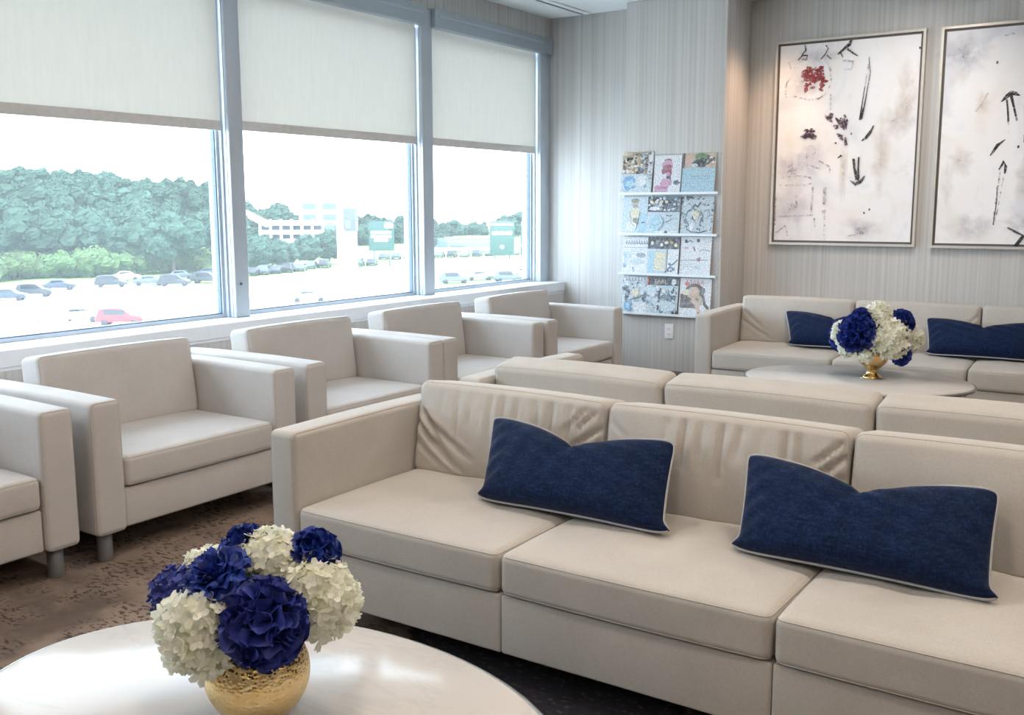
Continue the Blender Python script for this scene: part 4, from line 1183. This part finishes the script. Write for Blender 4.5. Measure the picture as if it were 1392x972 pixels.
# buildings, pylon, signs
M['bld'] = plain('white_concrete', rgb(226, 228, 230), .8); M['bldglass'] = plain('building_window', rgb(72, 86, 102), .3); M['roofg'] = plain('grey_roof', rgb(98, 106, 120), .7)
M['pylon_head'] = plain('pylon_head_grey', rgb(60, 66, 78), .6)
M['sign'] = plain('sign_green', (.010, .055, .046), .5); M['signw'] = plain('sign_white', rgb(245, 248, 248), .5)
VR = math.atan2(RT.y, RT.x)
def facing(u, d, name, label, cat, group=None, z=ZG):
    p = at_depth(u, d, z); return thing(name, label, cat, p, VR, group), d / FPX
t, k2 = facing(440, 260, 'office_building', 'white office block with dark window bands behind the trees', 'building')
w = 54 * k2; hb = 13.6
b = MB(); b.box(-w / 2, w / 2, 0, 12, -3, hb); b.box(-w / 2 - .3, w / 2 + .3, -.3, 12.3, hb - .6, hb); b.build('wall', 'bld', t)
for r in range(3):
    for (a, c) in ((-.40, -.08), (.08, .42)):
        b = MB(); b.box(a * w, c * w, -.15, .2, hb - 2.9 - r * 2.7, hb - 1.4 - r * 2.7); b.build('window', 'bldglass', t)
t, k2 = facing(402, 232, 'parking_deck', 'open white parking deck with dark level slots', 'building')
w = 84 * k2
b = MB()
for r in range(4): b.box(-w / 2, w / 2, 0, 14, 1.2 + r * 2.0, 2.1 + r * 2.0)
for q in range(7): b.box(-w / 2 + q * w / 6 - .25, -w / 2 + q * w / 6 + .25, .1, .6, 0, 8.6)
b.build('slab', 'bld', t)
b = MB(); b.box(-w / 2, w / 2, 3, 13.5, 0, 8); b.build('inner_wall', 'bldglass', t)
b = MB(); b.T = Matrix.Translation((-w / 2, -.5, 8)) @ Matrix.Rotation(math.radians(27), 4, 'Y'); b.box(-9, 2, 0, 4, -.3, .7); b.build('ramp', 'bld', t)
t, k2 = facing(474.5, 158.5, 'pylon', 'tall white pylon with a grey box head standing in the car park', 'pylon')
w = 24 * k2
b = MB(); b.rbox(-w / 2, w / 2, 0, w * .9, 0, 11.0, .05, 2); b.box(-w / 2 - .6, w / 2 + .6, -.5, w + .4, 0, .25); b.build('shaft', 'bld', t)
b = MB(); b.box(-w * .10, w * .55, -.25, w, 7.6, 11.2); b.box(-w * .04, w * .48, -.35, 0, 8.2, 9.4); b.build('head', 'pylon_head', t)
b = MB(); b.box(w * .02, w * .30, -.4, -.24, 8.0, 9.3); b.build('louvre', 'bldglass', t)
def highway_sign(u, d, w, h, zb, label, kind):
    t, k2 = facing(u, d, 'road_sign', label, 'sign', 'green road signs beyond the car park')
    b = MB(); b.rbox(-w / 2, w / 2, -.1, .1, zb, zb + h, .08, 2); b.build('panel', 'sign', t)
    for s in (-1, 1):
        p = MB(); p.tube([(s * w * .3, .25, -.1), (s * w * .3, .25, zb + h * .8)], .14, 8); p.build('post', 'roofg', t)
    def word(z, x0, x1, n, hh):
        for j in range(n):
            a = x0 + (x1 - x0) * j / n; b.box(a, a + (x1 - x0) / n * .82, -.16, -.1, z, z + hh)
    b = MB()
    if kind == 0:
        word(zb + h * .58, -w * .4, w * .4, 10, h * .09); word(zb + h * .44, -w * .4, w * .4, 10, h * .09); word(zb + h * .31, -w * .28, w * .26, 6, h * .09)
        b.build('lettering', 'signw', t)
        b = MB(); s = Sheet(); s.rect(0, 1, 0, 1, 0, 0)
        b.tube([(w * .18, -.14, zb + h * .77), (w * .24, -.14, zb + h * .88), (w * .38, -.14, zb + h * .91)], [.42, .5, .3], 8); b.tube([(w * .38, -.14, zb + h * .91), (w * .38, -.14, zb + h * .77)], [.4, .4], 8); b.build('arrow', 'signw', t)
    elif kind == 1:
        word(zb + h * .60, -w * .4, -w * .14, 3, h * .1); word(zb + h * .60, -w * .1, w * .13, 3, h * .1); word(zb + h * .60, w * .17, w * .42, 3, h * .1); b.lathe([(.0, -.05), (.42, -.05), (.42, .05)], 14); b.v = b.v[:-42] + [(x, -.16 + z, zb + h * .24 + y) for x, y, z in b.v[-42:]]
        b.box(-w * .45, w * .45, -.14, -.1, zb + h * .88, zb + h * .94); b.build('lettering', 'signw', t)
    else:
        b.box(-w * .48, w * .48, -.14, -.1, zb + h * .88, zb + h * .94); b.box(-w * .48, w * .48, -.14, -.1, zb + h * .27, zb + h * .31); b.build('border', 'signw', t)
highway_sign(522, 196, 4.9, 5.6, 3.0, 'green road sign with white lettering right of the white pylon', 0)
highway_sign(683, 222, 5.3, 7.3, .9, 'green road sign with one short line of lettering, right window', 1)
highway_sign(722, 222, 4.6, 7.3, .9, 'green road sign at the far right edge of the right window', 2)
t, k2 = facing(618, 268, 'low_building', 'long low white building with a slanted glass roof, right window', 'building')
b = MB(); b.box(-9, 12, 0, 10, 0, 3.2); b.build('wall', 'roofg', t); b = MB(); b.box(-8.5, 3, -.15, .1, .9, 2.4); b.build('window', 'bldglass', t)
b = MB(); b.T = Matrix.Translation((-6, 1, 5)) @ Matrix.Rotation(math.radians(40), 4, 'Y'); b.box(-4.5, 4.5, 0, 5, -.2, .3); b.build('slanted_roof', 'roofg', t)
t, k2 = facing(640, 248, 'canopy', 'flat grey canopy beside the low building, right window', 'building')
b = MB(); b.box(-5.5, 6.5, 0, 6, 2.0, 2.9); b.build('roof', 'roofg', t)
for q in (-5, 0, 6):
    b = MB(); b.tube([(q, .6, 0), (q, .6, 2.1)], .15, 8); b.build('post', 'bld', t)
t, k2 = facing(88, 97, 'gate_post', 'grey concrete post at the car park entrance, left window', 'post')
b = MB(); b.rbox(-.35, .35, 0, .6, 0, 1.6, .05, 2); b.build('shaft', 'line', t); b = MB(); b.rbox(-.7, -.35, .1, .5, 0, .75, .04, 2); b.build('box', 'line', t)
t, k2 = facing(56, 95, 'ticket_machine', 'small blue grey ticket machine at the car park entrance', 'machine')
b = MB(); b.rbox(-.28, .28, 0, .4, 0, .85, .05, 2); b.build('cabinet', 'roofg', t); b = MB(); b.box(-.2, .2, -.02, .02, .5, .75); b.build('screen', 'bldglass', t)
t, k2 = facing(150, 118, 'kerb', 'long low kerb line across the car park', 'kerb')
b = MB(); b.T = Matrix.Rotation(math.radians(6), 4, 'Z'); b.box(-40, 30, 0, .25, 0, .12); b.build('stone', 'line', t)

# cars
def car_mesh(prof, w):
    vs = []; n = len(prof)
    for (y, k2) in ((-w / 2, .86), (-w / 2, 1), (w / 2, 1), (w / 2, .86)): pass
    b = MB()
    ys = [-w / 2, -w / 2 * .93, w / 2 * .93, w / 2]
    for y in ys:
        ins = 0 if abs(y) < w / 2 * .95 else .04
        for (x, z) in prof: vs.append((x * (1 - ins * .3), y * (1 - (.16 if z > .95 else 0)), z - (ins if z > .6 else -ins)))
    fs = []
    for j in range(3):
        for i in range(n): fs.append((j * n + i, j * n + (i + 1) % n, (j + 1) * n + (i + 1) % n, (j + 1) * n + i))
    fs.append(tuple(range(n))); fs.append(tuple(reversed([3 * n + i for i in range(n)])))
    b.smooth = False; b.add(vs, fs); return b
def car_mat(name, c): M[name] = plain(name, c, .3, .2, .6, .02)
car_mat('car_red', rgb(120, 12, 20)); car_mat('car_blue', rgb(34, 42, 56)); car_mat('car_dark', rgb(22, 25, 30)); car_mat('car_grey', rgb(62, 70, 80)); car_mat('car_silver', rgb(112, 118, 124)); car_mat('car_white', rgb(236, 238, 240))
M['car_glass'] = plain('car_window', rgb(20, 26, 34), .15); M['tyre'] = plain('tyre', rgb(34, 34, 36), .8)
SEDAN = [(-2.2, .35), (-2.25, .62), (-2.1, .86), (-1.55, .92), (-.95, 1.40), (-.2, 1.47), (.55, 1.40), (1.15, .95), (2.0, .82), (2.25, .6), (2.2, .35)]
SUV = [(-2.2, .4), (-2.28, .75), (-2.2, 1.02), (-1.9, 1.62), (-1.0, 1.72), (.3, 1.68), (1.05, 1.08), (2.0, .96), (2.25, .7), (2.2, .4)]
PROTO = {}
def car(kind, colr, u, v, rz, label, group='cars in the car park', pt=None):
    p = at(u, v, ZG) if pt is None else Vector(pt)
    key = (kind, colr)
    if key in PROTO: o = copy_tree(PROTO[key])
    else:
        o = thing('car', label, 'car', p, rz, group); prof = SEDAN if kind == 's' else SUV
        body = car_mesh(prof, 1.8).build('body', 'car_' + colr, o)
        g = MB(); zt = 1.40 if kind == 's' else 1.62; x0, x1 = (-1.25, .9) if kind == 's' else (-1.8, .75)
        for s in (-1, 1): g.box(x0 + .35, x1 - .25, s * .80 - .03, s * .80 + .03, .95 if kind == 's' else 1.08, zt - .04)
        g.T = None; g.build('side_windows', 'car_glass', o)
        for x in (-1.4, 1.4):
            for s in (-1, 1):
                wl = MB(); wl.tube([(x, s * .68, .33), (x, s * .92, .33)], .33, 14); wl.build('wheel', 'tyre', o)
        PROTO[key] = o
    o.location = p; o.rotation_euler = (0, 0, rz); o['label'] = label; o['group'] = group
    return o
A = VR
car('u', 'red', 166, 441, A + .08, 'red car close to the building, seen over the window sill')
car('s', 'white', 111, 436, A + .1, 'white car left of the red car, near the car park entrance post')
car('s', 'blue', 12, 407, A + .2, 'dark blue car at the far left of the car park')
car('u', 'dark', 48, 402, A + .2, 'dark car second from the left in the left window')
car('s', 'blue', 81, 393, A + .25, 'blue grey car near the bushes, third from the left')
car('u', 'dark', 152, 389, A + .3, 'dark car in the left window, right of the blue grey car near the bushes')
car('s', 'white', 172, 380, A + .3, 'white car against the bushes, left window')
car('s', 'grey', 203, 387, A + .3, 'grey car in front of the white car, middle of the left window')
car('u', 'dark', 238, 388, A + .2, 'dark car in the right part of the left window, nearer than its neighbours')
car('s', 'grey', 246, 379, A + .2, 'grey car against the bushes, right part of the left window')
car('s', 'blue', 285, 375, A + .1, 'blue grey car farthest back, near the left window post')
car('u', 'dark', 282, 384, A + .1, 'dark car next to the left window post')
ROW = 'row of cars left in the middle window'
for i in range(5): car('su'[i % 2], ['dark', 'grey', 'blue'][i % 3], 345 + i * 16, 374 - i * 1.5, A + 1.57, 'car in the long row by the round tree, middle window', ROW)
ROW2 = 'row of cars behind the white pylon'
for i in range(5): car('su'[i % 2], ['grey', 'dark', 'blue'][i % 3], 424 + i * 18 + (10 if i > 1 else 0), 364.5 - i * 1.0, A + 1.57, 'car in the far row left and right of the white pylon', ROW2)
for i in range(3): car('su'[i % 2], ['blue', 'grey', 'dark'][i], 522 + i * 17, 352.5 - i * .3, A + 1.57, 'car in the far row below the first road sign', 'cars below the first road sign')
car('s', 'white', 420, 410, A + .25, 'white car low in the middle window just above the sill')
car('u', 'grey', 618, 385, A + .2, 'grey car low in the right window, left of centre')
car('s', 'silver', 652, 381, A + .2, 'silver car behind the low grey car, right window')
car('u', 'grey', 690, 383, A + .3, 'grey car low in the right window, near its right side')
car('s', 'white', 712, 376, A + .3, 'white car low at the right side of the right window, behind the grey car')
for i in range(8): car('su'[i % 2], ['grey', 'dark', 'silver', 'blue'][i % 4], 598 + i * 17, 350 - i * .5, A + 1.45, 'car in the far row across the right window', 'far row of cars in the right window')

# ------------------------------------------------------------------ light
w = bpy.data.worlds.new('bright_haze_sky'); bpy.context.scene.world = w; w.use_nodes = True
bg = w.node_tree.nodes['Background']; bg.inputs[0].default_value = (.70, .845, 1.0, 1); bg.inputs[1].default_value = 7.3
def light(name, kind, loc, energy, color, **kw):
    d = bpy.data.lights.new(name, kind); d.energy = energy; d.color = color
    for a, v in kw.items(): setattr(d, a, v)
    o = bpy.data.objects.new(name, d); C.objects.link(o); o.location = loc; return o
sun = light('sun', 'SUN', (30, 0, 60), 5.0, (1, .95, .86), angle=.01)
sun.rotation_euler = Vector((-.55, .35, -.9)).to_track_quat('-Z', 'Y').to_euler()
WARM = (1.0, .82, .65)
for i, (x, y) in enumerate([(-2.6, -.4), (-.9, 1.0), (1.8, .6), (-2.2, 2.6), (-.2, 2.6), (1.8, 2.6), (-1.6, 5.5), (0.2, 4.8), (-1.2, -1.8), (1.4, -1.8)]):  # unseen; the ones over the tables are added to brighten flowers and far tabletop
    light('ceiling_and_fill_lamp', 'AREA', (x, y, CEIL - .012), 14, WARM, shape='DISK', size=.34)
o = light('picture_fill', 'SPOT', (-1.5, 6.3, CEIL - .02), 60, (1.0, .93, .86), spot_size=math.radians(78), spot_blend=.9, shadow_soft_size=.08)  # unseen spot added to brighten the paintings
o.rotation_euler = Vector((-.25, 1.45, -1.25)).to_track_quat('-Z', 'Y').to_euler()
o = light('wall_washer', 'SPOT', (-2.56, 7.40, CEIL - .02), 60, (1.0, .66, .42), spot_size=math.radians(80), spot_blend=1.0, shadow_soft_size=.12)
o.rotation_euler = Vector((-.22, .10, -1.6)).to_track_quat('-Z', 'Y').to_euler()

# ------------------------------------------------------------------ camera and view
cam = bpy.data.cameras.new('camera'); co = bpy.data.objects.new('camera', cam); C.objects.link(co)
cam.sensor_width = 36; cam.sensor_fit = 'HORIZONTAL'; cam.lens = 1363.0 / 1392 * 36; cam.clip_end = 2000
roll = -.00223
r2 = RT * math.cos(roll) + UP * math.sin(roll); u2 = UP * math.cos(roll) - RT * math.sin(roll)
mt = Matrix((( r2.x, u2.x, -FW.x, 0), (r2.y, u2.y, -FW.y, 0), (r2.z, u2.z, -FW.z, 1.40), (0, 0, 0, 1)))
co.matrix_world = mt
sc = bpy.context.scene; sc.camera = co
vs_ = sc.view_settings; sc.display_settings.display_device = 'sRGB'
vs_.view_transform = 'Standard'; vs_.look = 'None'; vs_.gamma = 1; vs_.exposure = 0.36; vs_.use_curve_mapping = False
sc.cycles.max_bounces = 10; sc.cycles.diffuse_bounces = 5; sc.cycles.transparent_max_bounces = 24; sc.cycles.sample_clamp_indirect = 6
sc.cycles.caustics_reflective = False; sc.cycles.caustics_refractive = False
